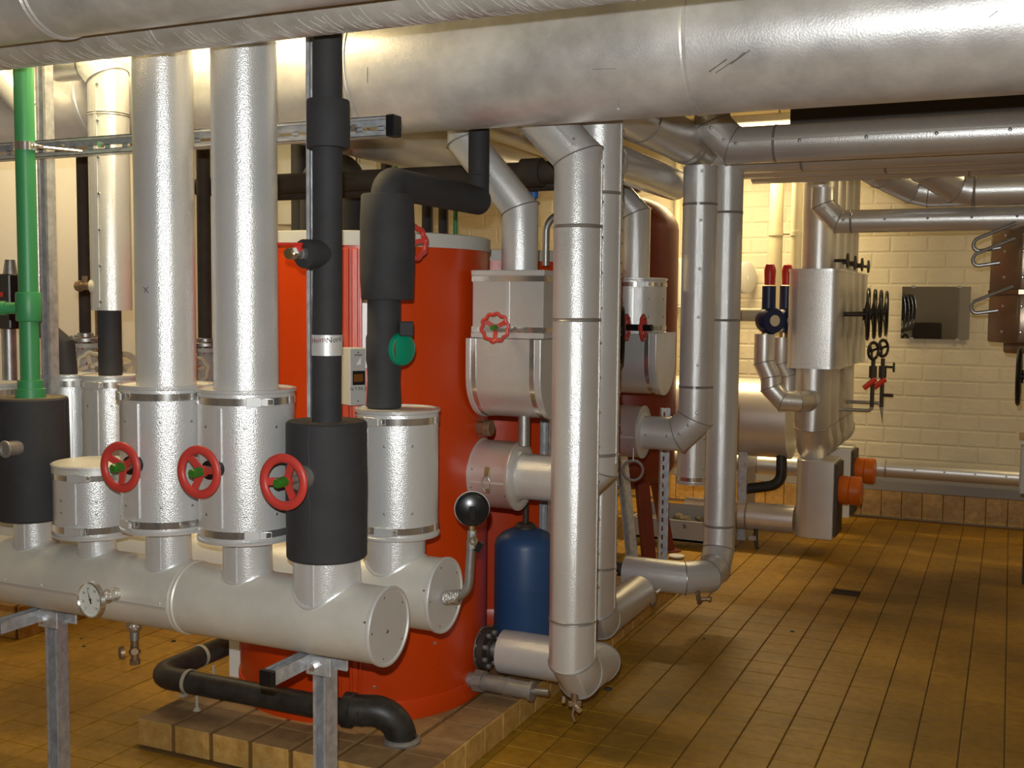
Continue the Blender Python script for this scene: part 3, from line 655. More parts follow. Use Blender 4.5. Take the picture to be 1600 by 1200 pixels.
# faint crosswise scratches of that main: fine raised scores of the sheet
b = MB()
for k in range(260):
    x = random.uniform(-3.1, -0.7); a0 = random.uniform(-1.9, -1.1); L = random.uniform(0.25, 0.7); n = 5
    pts = [V3(x + 0.004*j, YB_ + math.cos(a0 - L/2 + L*j/n - 0.35)*(rB + 0.0001), zB_ + math.sin(a0 - L/2 + L*j/n - 0.35)*(rB + 0.0001)) for j in range(n + 1)]
    b.tube(pts, random.uniform(0.0004, 0.0010), 4, False)
b.build('scratches', 'alu_edge', rt, kind='stuff')
rt = main_pipe('very thick silver flue main crossing the whole room', YC_, zC_, rC, 'alu_flue', [X_(126, 165, 3.08), X_(540, 105, 3.06), X_(1067, 80, 3.06)], group='overhead mains', ridge=0.0035)
def flue_mark(u, v, du, dv, w, m, nm):
    'score on the near side of the flue main between two sighted points'
    b = MB(); pts = []
    for k in range(5):
        d = ray(u + du*k/4, v + dv*k/4); t = 2.9/d.y; p = EYE + d*t
        for _ in range(60):
            if math.hypot(p.y - YC_, p.z - zC_) < rC + 0.0003: break
            t += (math.hypot(p.y - YC_, p.z - zC_) - rC)*0.6/d.length; p = EYE + d*t
        pts.append(p)
    b.tube(pts, w, 5); b.build(nm, m, rt)
for u, v, du, dv, w, m in ((1108, 112, 28, -20, 0.0022, 'dull_steel'), (1118, 114, 40, -27, 0.0015, 'dull_steel'), (1142, 100, 30, -22, 0.0018, 'dull_steel'), (1150, 93, 14, -12, 0.0024, 'dull_steel'), (925, 108, 38, -1, 0.001, 'dull_steel'), (966, 170, 2, 5, 0.005, 'alu_edge'), (968, 150, -1, 18, 0.001, 'alu_edge'), (1545, 27, 14, -10, 0.0016, 'alu_edge'), (574, 105, 0, 24, 0.0006, 'ink'), (855, 57, 6, -4, 0.0016, 'alu_edge')): flue_mark(u, v, du, dv, w, m, 'score_mark')

# ================================================================== REAR HEADER GROUP
bx = -1.768
root = thing('black_riser', 'black foam riser with thick sleeve bending back above the orange tank', 'pipe', (bx, Y2, 1.27))
b = MB(); b.lathe([(0.05, 1.270), (0.055, 1.275), (0.0505, 1.36), (0.053, 1.405), (0.056, 1.42), (0.056, 1.49), (0.0525, 1.50), (0.0515, 1.61)], (bx - 0.01, Y2, 0), ZA, 32); b.build('insulation', 'foam', root)
b = MB(); b.lathe([(0.045, 1.607), (0.078, 1.607), (0.0815, 1.612), (0.0845, 1.70), (0.0845, 1.84), (0.081, 1.925), (0.078, 1.930), (0.045, 1.930)], (bx + 0.002, Y2, 0), ZA, 40); b.build('sleeve', 'foam', root)
pth = gore([(bx, Y2, 1.92), (bx, Y2, 1.968), (bx, 3.59, 1.968)], 0.045, 6)
b = MB(); b.tube(pth, 0.050, 28); b.build('elbow_run', 'foam', root)
b = MB(); b.tube(gore([(bx, 3.50, 1.968), (bx, 3.59, 1.968), (bx, 3.59, TOPZ)], 0.04, 6), 0.038, 24); b.lathe([(0.038, 0), (0.040, 0.003), (0.038, 0.006)], (bx, 3.59, 2.055), ZA, 24); b.build('upper_run', 'foam', root)
# regulating valve on it
f = facing(bx, Y2, 62); c = V3(bx - 0.01, Y2, 1.455) + f*0.052
root = thing('regulating_valve', 'green capped regulating valve peeking out from the rear black riser', 'valve', c - ZA*0.05)
b = MB(); b.lathe([(0, 0.016), (0.034, 0.015), (0.048, 0.008), (0.052, 0), (0.052, -0.006), (0, -0.006)], c + f*0.012, Vector((f.x, f.y, 0.0)) + facing(bx, Y2, 0)*0.55, 32); b.build('green_cap', 'green_disc', root)
b = MB(); b.cyl(c - f*0.01, c + f*0.01, 0.045, 24); b.build('body', 'bronze', root)
b = MB(); b.box(c + V3(0.026, 0, 0.064), (0.044, 0.04, 0.045), 0.6); b.build('actuator', 'foam', root, bevel=0.003)

# pressure gauge on the rear header's end cap
gx, gy = -1.462, 2.94
root = thing('pressure_gauge', 'pressure gauge seen from its black back, on a bent steel pipe', 'gauge', (-1.55, gy, 0.68))
pth = gore([(-1.556, gy, 0.692), (gx - 0.012, gy, 0.712), (gx, gy, 0.905)], 0.045, 6)
b = MB(); b.tube(pth, 0.0135, 16); b.build('pipe', 'steel_pipe', root)
b = MB()
b.tube([V3(-1.552 + 0.050*k/90, gy + 0.019*math.cos(k*0.62), 0.694 + 0.011*k/90 + 0.019*math.sin(k*0.62)) for k in range(91)], 0.0042, 6); b.build('cord_wrap', 'foil', root)
b = MB(); b.cyl((gx, gy, 0.895), (gx, gy, 0.913), 0.014, 6); b.cyl((gx, gy, 0.86), (gx, gy, 0.885), 0.017, 8); b.build('union', 'dull_steel', root, smooth=20)
b = MB(); b.cyl((gx, gy, 0.885), (gx, gy, 0.90), 0.012, 12); b.torus((gx + 0.012, gy - 0.012, 0.885), (1, -1, 0), 0.011, 0.003, 14, 6); b.build('cock', 'brass', root)
b = MB(); b.obox((gx + 0.024, gy, 0.865), (0.02, 0.012, 0.036), Vector((0.8, 0, -0.6)), YA, Vector((0.6, 0, 0.8))); b.build('cock_handle', 'black_plastic', root, bevel=0.003)
f = Vector((0.50, -0.86, 0.05)).normalized(); c = V3(gx, gy, 0.979)
b = MB(); b.cyl((gx, gy, 0.905), (gx, gy, 0.935), 0.009, 10); b.build('stem', 'brass', root)
b = MB(); b.lathe([(0, 0.0135), (0.044, 0.013), (0.050, 0.009), (0.052, 0.004), (0.052, -0.012), (0, -0.012)], c, f, 40); b.build('case', 'black_plastic', root)
b = MB(); b.band(c - f*0.010, f, 0.0515, 0.007, 0.0022, 40); b.build('bezel', 'dull_steel', root)
b = MB(); b.obox(c + f*0.0145 - UP*0.012, (0.020, 0.044, 0.004), f.cross(ZA).normalized(), ZA, f); b.build('back_ridge', 'black_plastic', root, bevel=0.0015)

# left rear risers
x17, r17 = -2.891, 0.0686; zl = 1.562; ze = 2.43
clad('riser_pipe', 'silver riser ending in a slim black pipe, left of the twin risers', gore([(x17, Y2, zl), (x17, Y2, ze + 0.01), (x17 - 0.235, Y2, ze + 0.01)], 0.075), r17, joints=[(V3(x17, Y2, Z_(172, 180, Y2)), ZA)], seams=[(0, facing(x17, Y2, -40))])
b = MB(); b.tube([(x17 - 0.012, Y2, 1.333), (x17 - 0.012, Y2, zl + 0.05)], 0.0405, 28); tag(b.build('foam_pipe', 'foam', None), 'short black foam pipe below the left silver riser', 'pipe', 'short foam pipes of the rear header')
x16, y16 = -3.275, 2.975
clad('riser_pipe', 'narrow silver riser squeezed right behind the slotted upright', gore([(x16, y16, 1.545), (x16, y16, 2.28), (x16 - 0.5, y16, 2.72)], 0.0), 0.055, seams=())
b = MB(); b.tube([(-3.13, Y2 + 0.02, 1.325), (-3.14, Y2 + 0.02, 1.43), (x16 + 0.015, y16, 1.50), (x16, y16, 1.56)], 0.036, 24); tag(b.build('foam_pipe', 'foam', None), 'short black foam pipe half hidden beside the slotted upright', 'pipe', 'short foam pipes of the rear header')

# ================================================================== ORANGE STORAGE TANKS
def tank(label, cx, cy, r, z0, z1, front=True):
    root = thing('storage_tank', label, 'tank', (cx, cy, z0), 'orange storage tanks')
    b = MB(); b.lathe([(0, z0 + 0.002), (r - 0.002, z0 + 0.002), (r - 0.002, z1 - 0.045)], (cx, cy, 0), ZA, 96); b.build('jacket', 'orange_jacket', root)
    b = MB(); b.lathe([(r - 0.004, z0), (r + 0.004, z0), (r + 0.005, z0 + 0.07), (r + 0.002, z0 + 0.075), (r - 0.004, z0 + 0.075)], (cx, cy, 0), ZA, 96); b.build('base_ring', 'orange_jacket', root)
    b = MB(); b.lathe([(r - 0.006, z1 - 0.05), (r + 0.003, z1 - 0.05), (r + 0.004, z1 - 0.002), (r - 0.004, z1 + 0.001), (r - 0.012, z1 - 0.004)], (cx, cy, 0), ZA, 96); b.build('top_band', 'cream_band', root)
    b = MB(); b.lathe([(r - 0.005, z1 - 0.006), (r*0.5, z1 - 0.004), (0, z1 - 0.004)], (cx, cy, 0), ZA, 64); b.build('lid', 'cream_band', root)
    if front:
        for off, w, t in ((-8.0, 0.030, 0.012), (-4.0, 0.022, 0.009), (-1.6, 0.010, 0.016)):
            f = facing(cx, cy, off); b = MB(); b.obox(V3(cx, cy, (z0 + z1)/2 + 0.01) + f*(r + t/2 - 0.003), (w, t, z1 - z0 - 0.14), ZA.cross(f), f, ZA); b.build('seam_strip', 'orange_jacket', root, bevel=0.003)
        b = MB()
        for off, z in ((-1, Z_(558, 412, 3.2)), (4, Z_(590, 1088, 3.2)), (31, Z_(724, 1019, 3.4))): f = facing(cx, cy, off); dome(b, V3(cx, cy, z) + f*(r + 0.004), f, 0.007, 10)
        b.build('screws', 'chrome', root, kind='stuff')
        f = facing(cx, cy, 3.5); b = MB(); b.obox(V3(cx, cy, Z_(580, 522, 3.2)) + f*(r + 0.001), (0.085, 0.003, 0.24), ZA.cross(f), f, ZA); b.build('label_plate', 'white_label', root)
        b = MB(); b.box((-2.775, 3.47, (Z_(366, 1062, 3.46) + 0.30)/2), (0.052, 0.03, 0.30 - Z_(366, 1062, 3.46))); b.build('trim_end', 'paint_white', root, bevel=0.002)
    return root
TX, TY, TR, TZ = -2.296, 3.666, 0.484, 1.845
tank('big orange storage tank in the middle of the picture', TX, TY, TR, PZ, TZ)
tank('second orange storage tank hidden behind the first, only slivers visible', -2.36, 5.0, TR, PZ, TZ, False)

# controller box
c = V3(-2.045, 3.195, 1.346); n_ = facing(c.x, c.y, 27); tg = ZA.cross(n_)
root = thing('controller_box', 'small grey controller box between the black pipes on the orange tank', 'controller', c - ZA*0.1)
b = MB(); b.obox(c - n_*0.004, (0.060, 0.066, 0.196), tg, n_, ZA); b.build('housing', 'white_box', root, bevel=0.002)
b = MB(); b.obox(c + n_*0.030, (0.056, 0.004, 0.190), tg, n_, ZA); fp = b.build('front_plate', 'grey_plate', root, bevel=0.001)
b = MB(); b.obox(c + n_*0.0325 - ZA*0.004 + tg*0.002, (0.046, 0.003, 0.048), tg, n_, ZA); b.build('frame', 'black_plastic', fp)
b = MB(); b.obox(c + n_*0.0345 - ZA*0.004 + tg*0.0, (0.034, 0.002, 0.026), tg, n_, ZA); b.build('indicator', 'amber', fp, bevel=0.0005)
text(fp, 'lettering', 'N T PA S', 'ink', c + n_*0.0325 - ZA*0.042, tg, ZA, 0.016)
b = MB(); q = c + n_*0.0325 + ZA*0.053; b.put([q + tg*0.010 + ZA*0.014, q + tg*0.010 - ZA*0.012, q - tg*0.008 - ZA*0.012], [[0, 1, 2][::-1]]); b.build('emblem', 'paint_white', fp, smooth=0)
b = MB(); b.obox(c + n_*0.0325 + ZA*0.074, (0.028, 0.001, 0.006), tg, n_, ZA); b.build('small_print', 'dull_steel', fp)
b = MB(); dome(b, c + n_*0.032 + ZA*0.083, n_, 0.003); dome(b, c + n_*0.032 - ZA*0.083, n_, 0.003); b.build('screws', 'ink', fp, kind='stuff')
# red valve wheel near the tank top
c = at(646, 379, 3.10); f = facing(c.x, c.y, 38)
root = thing('red_wheel_valve', 'red scalloped valve wheel half hidden behind the thick black sleeve', 'valve', c - ZA*0.06)
handwheel(root, c, f, 0.050, lobes=9, rot=0.2, hub='red_paint', nut=False)
b = MB(); b.cyl(c - f*0.012, c - f*0.16, 0.011, 12); b.cyl(c - f*0.05, c - f*0.09, 0.02, 8); b.build('stem', 'dull_steel', root)

# black waste pipe around the foot of the tank
root = thing('waste_pipe', 'black plastic waste pipe curving round the foot of the orange tank', 'pipe', (-2.3, 3.10, PZ))
zp = 0.205; yp = 3.105
b = MB(); b.tube(gore([(-2.865, 3.75, 0.195), (-2.865, yp, zp - 0.005), (-1.95, yp + 0.004, zp - 0.003)], 0.085, 8), 0.0415, 28); b.build('pipe', 'black_pipe', root)
b = MB(); b.tube(gore([(-2.01, yp + 0.004, zp + 0.003), (-1.865, yp + 0.05, zp + 0.008), (-1.845, yp + 0.075, PZ + 0.018)], 0.075, 10), 0.053, 28); b.build('elbow', 'black_pipe', root)
b = MB(); b.lathe([(0.053, -0.010), (0.060, -0.010), (0.060, 0.02), (0.0535, 0.024)], (-2.015, yp + 0.004, zp + 0.003), (1, 0.15, 0), 28); b.build('socket_rim', 'black_pipe', root)
b = MB(); b.lathe([(0, 0), (0.064, 0), (0.066, 0.008), (0.060, 0.016), (0.054, 0.018)], (-1.845, yp + 0.075, PZ), ZA, 32); b.build('floor_collar', 'dull_steel', root)
b = MB(); b.band((-2.075, yp, zp - 0.001), XA, 0.0412, 0.018, 0.001, 28); b.build('yellow_tape', 'yellow_tape', root)
for p, ax in ((V3(-2.70, yp, zp - 0.002), XA), (V3(-2.865, 3.36, 0.20), YA)):
    b = MB(); b.band(p, ax, 0.0415, 0.014, 0.003, 28); b.box(p + V3(-0.012, -0.02, -0.046), (0.02, 0.022, 0.012)); b.build('cable_tie', 'tie_cream', root)
for p in (V3(-2.665, yp, 0), V3(-2.80, 3.36, 0)):
    b = MB(); b.cyl((p.x, p.y, PZ), (p.x, p.y, 0.17), 0.006, 10); b.cyl((p.x, p.y, PZ), (p.x, p.y, PZ + 0.012), 0.016, 12, 0.008); b.build('support_rod', 'tie_cream', root)

# ================================================================== FIRST PUMPED CIRCUIT, right of the tank
zf = 0.268; yf = 3.75; gxx = -1.367; yg = 3.55; rg = 0.0825
pth = [V3(-1.728, yf, zf), V3(gxx, yf, zf), V3(gxx, yg + 0.08, zf + 0.004), V3(gxx, yg, zf + 0.085), V3(gxx - 0.002, yg, 2.10), V3(gxx - 0.215, yg, 2.315), V3(gxx - 0.215, yg + 0.0, TOPZ)]
clad('riser_pipe', 'tall front silver riser with drain cock at its bottom elbow', pth, rg, joints=[(V3(gxx, yg, Z_(900, 352, 3.47)), ZA), (V3(gxx, yg, Z_(900, 500, 3.47)), ZA), (V3(gxx, yg, Z_(895, 978, 3.47)), ZA)], seams=[(3, facing(gxx, yg, 78)), (4, (0.3, -1, 0.3))], bead_idx=(1, 2, 3, 4))
b = MB(); b.tube([(-1.79, yf, zf), (-1.72, yf, zf)], 0.03, 20); b.lathe([(0.03, 0), (0.04, 0.004), (0.03, 0.01)], (-1.745, yf, zf), XA, 20); nk = b
root = thing('pipe_flange', 'dark bolted flange pair low on the right side of the orange tank', 'flange', (-1.80, yf, zf - 0.085))
b = MB(); b.cyl((-1.835, yf, zf), (-1.812, yf, zf), 0.082, 32); b.build('back_flange', 'steel_pipe', root, bevel=0.002)
b = MB(); b.cyl((-1.806, yf, zf), (-1.782, yf, zf), 0.082, 32); b.cyl((-1.782, yf, zf), (-1.768, yf, zf), 0.045, 24); b.build('front_flange', 'cast_iron', root, bevel=0.002)
for k in range(8):
    a = PI/8 + k*PI/4; b = MB(); b.cyl((-1.845, yf + math.cos(a)*0.064, zf + math.sin(a)*0.064), (-1.768, yf + math.cos(a)*0.064, zf + math.sin(a)*0.064), 0.010, 6); b.build('bolt', 'dull_steel', root, smooth=20)
nk.build('neck', 'steel_pipe', root)
# drain cock under the riser elbow
q = V3(gxx, yg + 0.03, zf - 0.055)
root = thing('drain_cock', 'small drain cock under the bottom elbow of the tall front riser', 'valve', q - ZA*0.10)
b = MB(); b.cyl(q + ZA*0.02, q - ZA*0.03, 0.014, 12); b.box(q - ZA*0.035, (0.05, 0.022, 0.02), 0.5); b.build('body', 'bronze', root, bevel=0.003)
b = MB(); b.cyl(q + V3(0.012, -0.01, -0.045), q + V3(0.03, -0.03, -0.045), 0.010, 8); b.lathe([(0, 0), (0.013, 0), (0.013, 0.01), (0, 0.012)], q + V3(-0.03, -0.02, -0.02), (-1, -0.6, 0), 10); b.build('caps', 'chrome', root)
b = MB(); b.tube([q - ZA*0.04, q + V3(-0.006, -0.004, -0.075), q + V3(0.002, 0, -0.10)], 0.006, 8); b.build('spout', 'bronze', root)
# lower drain stub of the tank
root = thing('drain_stub', 'grey steel union and short pipe at the foot of the orange tank', 'fitting', (-1.7, 3.62, 0.16))
zq = 0.178; yq = 3.64
b = MB(); b.cyl((-1.825, yq, zq), (-1.79, yq, zq), 0.030, 20); b.cyl((-1.79, yq, zq), (-1.755, yq, zq), 0.043, 8); b.cyl((-1.755, yq, zq), (-1.56, yq, zq - 0.006), 0.031, 22); b.cyl((-1.66, yq, zq - 0.003), (-1.655, yq, zq - 0.003), 0.034, 22); b.cyl((-1.567, yq, zq - 0.006), (-1.553, yq, zq - 0.006), 0.036, 22); b.build('pipe', 'dull_steel', root)
b = MB(); b.cyl((-1.553, yq, zq - 0.004), (-1.49, yq, zq), 0.013, 14); b.build('tail_pipe', 'steel_pipe', root)
b = MB(); b.lathe([(0, PZ + 0.012), (0.06, PZ + 0.012), (0.066, PZ + 0.006), (0.066, PZ)], (-1.70, 3.80, 0), ZA, 28); tag(b.build('floor_disc', 'cream_band', None), 'pale round floor disc on the plinth below the flange pipe', 'disc')

# drum jacket with clasp, and the riser behind the front one
yd, zd = 3.735, 0.955
def hdrum(label, x0, x1, y, z, r, rn, seam=True, clasp_x=None):
    root = thing('insulated_valve', label, 'valve', ((x0 + x1)/2, y, z - r), 'horizontal drum jackets')
    b = MB(); b.lathe([(0, 0), (r + 0.004, 0), (r + 0.005, 0.008), (r, 0.012), (r, x1 - x0 - 0.012), (r + 0.004, x1 - x0 - 0.008), (r + 0.004, x1 - x0), (r - 0.003, x1 - x0)], (x0, y, z), XA, 56); b.build('jacket', 'alu_far', root, smooth=50)
    b = MB(); b.lathe([(r - 0.002, x1 - x0 - 0.003), (rn, x1 - x0 - 0.002), (0, x1 - x0 - 0.002)], (x0, y, z), XA, 56); b.build('end_plate', 'alu_plate', root)
    b = MB(); b.lathe([(rn + 0.014, x1 - x0 - 0.003), (rn + 0.004, x1 - x0 + 0.006), (rn, x1 - x0 + 0.008)], (x0, y, z), XA, 40); b.build('collar', 'alu_edge', root)
    d = Vector((0, -1, -0.12)).normalized(); w = XA.cross(d)
    b = MB(); b.obox(V3((x0 + x1)/2, y, z) + d*r, (x1 - x0 - 0.03, 0.006, 0.003), XA, w, d); b.build('seam_strip', 'alu_edge', root)
    if clasp_x is not None:
        for t0, t1, m in ((0.34, 0.05, 'brass'), (-0.30, -0.42, 'brass')):
            b = MB(); n = 6
            for k in range(n):
                t = t0 + (t1 - t0)*(k + .5)/n; dd = Vector((0, -math.cos(t), math.sin(t))); b.obox(V3(clasp_x, y, z) + dd*(r + 0.004), (0.018, abs(t1 - t0)*r/n*1.05, 0.004), XA, XA.cross(dd), dd)
            b.build('clasp', m, root)
        b = MB(); pts = []
        for sx, t in ((0.006, 0.06), (0.012, -0.05), (0.011, -0.25), (0.004, -0.36), (-0.004, -0.36), (-0.011, -0.25), (-0.012, -0.05), (-0.006, 0.06)): dd = Vector((0, -math.cos(t), math.sin(t))); pts.append(V3(clasp_x + sx*1.3, y, z) + dd*(r + 0.008))
        b.tube(pts, 0.002, 6, False, True); b.build('clasp_wire', 'steel_pipe', root)
    rv = MB()
    for sx, t in ((-0.06, 0.25), (-0.065, -0.30), (0.07, -0.5)): dd = Vector((0, -math.cos(t), math.sin(t))); dome(rv, V3((x0 + x1)/2 + sx, y, z) + dd*r, dd, 0.003)
    rv.build('rivets', 'ink', root, kind='stuff')
    return root
hdrum('silver drum jacket with wire clasp on the side of the orange tank', -1.822, -1.655, yd, zd, 0.127, 0.0865, clasp_x=-1.735)
clad('riser_pipe', 'silver riser directly behind the tall front riser, elbowing into the clasp drum', gore([(-1.657, yd, zd), (gxx + 0.004, yd, zd), (gxx + 0.004, yd, 2.36)], 0.062), 0.0855, m='alu', joints=[(V3(gxx + 0.004, yd, Z_(960, 302, 3.72)), ZA), (V3(gxx + 0.004, yd, 1.06), ZA)], seams=[(2, facing(gxx, yd, 70))])
h2x, h2y, h2z, h2r = -1.545, 4.30, 0.255, 0.078
clad('riser_pipe', 'silver riser farther behind the two front ones, bent along the plinth edge', gore([(h2x, 4.86, h2z), (h2x, h2y, h2z), (h2x, h2y, 2.195), (h2x, 5.33, 2.195)], 0.065), h2r, m='alu_far', joints=[(V3(h2x, h2y, 0.50), ZA)], seams=[(2, facing(h2x, h2y, 70))])
root = thing('drain_cock', 'drain cock on the pipe end lying along the plinth edge', 'valve', (h2x + 0.02, 4.87, 0.19))
b = MB(); b.cyl((h2x + 0.02, 4.855, h2z - 0.02), (h2x + 0.05, 4.93, h2z - 0.03), 0.016, 12); b.box((h2x + 0.045, 4.915, h2z - 0.03), (0.05, 0.03, 0.05), 0.4); b.cyl((h2x + 0.06, 4.88, h2z - 0.05), (h2x + 0.075, 4.86, h2z - 0.055), 0.014, 10); b.build('body', 'bronze', root, bevel=0.003)
b = MB(); b.obox((h2x + 0.075, 4.93, h2z - 0.005), (0.012, 0.07, 0.012), XA, YA, ZA); b.build('lever', 'chrome', root, bevel=0.002)

# box-shaped valve jackets above the drum
bx0, bx1, by0, by1, bz0, bz1 = -1.788, -1.508, 3.585, 3.865, 1.4745, 1.719
root = thing('box_jacket', 'square sheet-metal valve box with scalloped red wheel', 'valve', ((bx0 + bx1)/2, (by0 + by1)/2, bz0), 'box jackets beside the orange tank')
b = MB(); b.b2((bx0, by0, bz0), (bx1, by1, bz1)); b.build('box', 'alu_far', root, bevel=0.003)
for z in (bz0 + 0.010, bz1 - 0.010):
    b = MB(); b.b2((bx0 - 0.004, by0 - 0.004, z - 0.010), (bx1 + 0.004, by1 + 0.004, z + 0.010)); b.build('edge_rim', 'alu_edge', root, bevel=0.002)
for z in (bz0 + 0.031, bz1 - 0.031):
    b = MB(); b.b2((bx0 - 0.002, by0 - 0.002, z - 0.010), (bx1 + 0.002, by1 + 0.002, z + 0.010)); b.build('strap', 'chrome', root)
xm = (bx0 + bx1)/2 + 0.002
b = MB(); b.box((xm, by0 - 0.001, (bz0 + bz1)/2), (0.014, 0.004, bz1 - bz0 - 0.08)); b.build('centre_strip', 'alu_edge', root, bevel=0.001)
wz = Z_(773, 512, 3.47); wx = X_(773, 512, 3.47)
b = MB(); b.cyl((wx, by0, wz), (wx, 3.48, wz), 0.014, 14); b.build('stem', 'dull_steel', root)
handwheel(root, (wx, 3.472, wz), (0.15, -1, 0), 0.0475, lobes=10, rim=0.0065, spokes=3, rot=0.5)
# lower box with half-round bottom
lx0, lx1, ly0, ly1, lz1 = -1.806, -1.510, 3.572, 3.878, 1.4725; rr = (ly1 - ly0)/2; zc = 1.178 + rr
def hr_prof(g=0.0, n=14): return [(ly0 - g, lz1), (ly0 - g, zc)] + [((ly0 + ly1)/2 - (rr + g)*math.cos(PI*k/n), zc - (rr + g)*math.sin(PI*k/n)) for k in range(1, n)] + [(ly1 + g, zc), (ly1 + g, lz1)]
root = thing('box_jacket', 'sheet-metal valve box with half-round bottom below the square one', 'valve', ((lx0 + lx1)/2, (ly0 + ly1)/2, 1.178), 'box jackets beside the orange tank')
b = MB(); b.ext(hr_prof(), (lx0, 0, 0), YA, ZA, XA, lx1 - lx0); b.build('box', 'alu_far', root)
for x, w, g, m, nm in ((lx0 + 0.010, 0.016, 0.005, 'alu_edge', 'edge_rim'), (lx1 - 0.010, 0.016, 0.005, 'alu_edge', 'edge_rim'), (lx0 + 0.032, 0.018, 0.002, 'chrome', 'strap'), (lx1 - 0.034, 0.018, 0.002, 'chrome', 'strap')):
    b = MB(); b.ext(hr_prof(g), (x - w/2, 0, 0), YA, ZA, XA, w); b.build(nm, m, root)
b = MB()
for yy, zz in ((3.68, 1.36), (3.76, 1.30), (3.80, 1.38)): dome(b, (lx1 + 0.002, yy, zz), XA, 0.004)
b.build('rivets', 'ink', root, kind='stuff')
clad('branch_pipe', 'pale silver pipe slanting down into the square valve box', [(-1.663, 3.725, bz1 - 0.002), (-1.663, 3.725, 1.945), (-1.892, 3.725, 2.205), (-1.892, 3.725, TOPZ)], 0.0675, m='alu')
b = MB(); b.cyl((-1.628, 3.70, zd + 0.12), (-1.628, 3.70, 1.20), 0.022, 18); tag(b.build('nipple_pipe', 'steel_pipe', None), 'short bare steel pipe between drum and half-round box', 'pipe')
root = thing('tank_plug', 'rusty brass plug in the tank side above the clasp drum', 'plug', (-1.79, 3.70, 1.10))
q = V3(-1.82, 3.70, Z_(752, 668, 3.70)); b = MB(); b.cyl(q, q + XA*0.03, 0.026, 8); b.build('nut', 'bronze', root, smooth=20)
b = MB(); b.cyl(q + XA*0.03, q + XA*0.06, 0.031, 20); b.build('cap', 'bronze', root, bevel=0.003)
st = MB(); strut(st, (X_(853, 700, 4.36), 4.36, PZ), ZA, -YA, 1.10, w=0.041, slots=True); tag(st.build('slotted_upright', 'galvanised', None, smooth=0), 'slotted steel upright beside the blue vessel, behind the tall front riser', 'rail')

# blue expansion vessel
vx, vy, vr = -1.806, 4.13, 0.128
root = thing('blue_vessel', 'small blue expansion vessel behind the tall front riser', 'vessel', (vx, vy, PZ))
b = MB(); prof = [(0, 0.15), (0.08, 0.155), (0.115, 0.175), (vr, 0.21), (vr, 0.60)] + [(vr*math.cos(t), 0.60 + 0.075*math.sin(t)) for t in (0.35, 0.7, 1.05, 1.3)] + [(0, 0.676)]; b.lathe(prof, (vx, vy, 0), ZA, 48); b.build('body', 'blue_paint', root)
b = MB(); b.band((vx, vy, 0.425), ZA, vr - 0.0005, 0.008, 0.0018, 48); b.build('weld_seam', 'blue_paint', root)
b = MB(); b.lathe([(0.045, 0.665), (0.045, 0.678), (0.035, 0.690), (0.012, 0.692), (0.012, 0.80), (0, 0.80)], (vx, vy, 0), ZA, 28); b.build('neck', 'cast_iron', root)
for k in range(3):
    a = 0.6 + k*2*PI/3; b = MB(); b.box((vx + 0.10*math.cos(a), vy + 0.10*math.sin(a), 0.15), (0.03, 0.03, 0.10), a); b.build('foot', 'black_plastic', root)
f = facing(vx, vy, 62); b = MB(); b.obox(V3(vx, vy, 0.54) + f*(vr + 0.0005), (0.03, 0.002, 0.05), ZA.cross(f), f, ZA); b.build('label_plate', 'paint_white', root)
b = MB(); b.tube(gore([(vx, vy, 0.79), (vx, vy, 0.85), (vx - 0.10, vy - 0.02, 0.85)], 0.04, 5), 0.018, 14); b.torus((vx - 0.03, vy - 0.05, 0.80), (0.4, -1, 0.2), 0.035, 0.006, 24, 6); b.build('connecting_pipe', 'cast_iron', root)

# ================================================================== SECOND CIRCUIT (behind)
yi, zi, xi, ri = 5.20, 0.970, -1.379, 0.082
hdrum('silver drum jacket in front of the dark red vessel', X_(940, 675, yi), X_(1006, 675, yi), yi, zi, 0.127, 0.083)
clad('riser_pipe', 'rear silver riser elbowing left into the drum before the red vessel', gore([(X_(1008, 675, yi), yi, zi), (xi, yi, zi), (xi, yi, 2.26)], 0.085), ri, m='alu', joints=[(V3(xi, yi, Z_(1090, 320, yi)), ZA), (V3(xi, yi, Z_(1090, 604, yi)), ZA)], seams=[(0, (0, -1, 0.1)), (1, (0, -1, 0)), (2, facing(xi, yi, -5))], rivets=0.2, rivr=0.008)
jx, jy, jr, jz = -1.302, 5.42, 0.0745, 0.285
clad('riser_pipe', 'rightmost rear silver riser with rounded elbow lying on the floor', gore([(X_(978, 900, 5.1), 5.1, jz), (jx, 5.1, jz), (jx, jy, jz + 0.003), (jx, jy, 2.28)], 0.085), jr + 0.004, m='alu', joints=[(V3(jx, jy, Z_(1128, 333, jy)), ZA), (V3(jx, jy, Z_(1125, 500, jy)), ZA), (V3(jx, jy, Z_(1122, 820, jy)), ZA)])
root = thing('drain_cock', 'tiny drain cock at the rounded floor elbow of the rightmost riser', 'valve', (jx + 0.03, 5.03, 0.16))
b = MB(); b.cyl((jx - 0.01, 5.06, jz - 0.05), (jx + 0.015, 5.0, jz - 0.085), 0.012, 10); b.cyl((jx + 0.0, 5.02, jz - 0.075), (jx + 0.05, 5.03, jz - 0.07), 0.010, 8); b.build('body', 'bronze', root)
b = MB(); b.lathe([(0, 0), (0.014, 0), (0.014, 0.012), (0, 0.014)], (jx + 0.05, 5.03, jz - 0.07), (1, 0, 0), 10); b.build('cap', 'brass', root)
b = MB(); b.cyl((X_(962, 895, 5.1), 5.1, jz + 0.01), (X_(982, 895, 5.1), 5.1, jz + 0.01), 0.035, 20); tag(b.build('pipe_coupling', 'cast_iron', None), 'dark coupling at the open end of the floor elbow pipe', 'fitting')
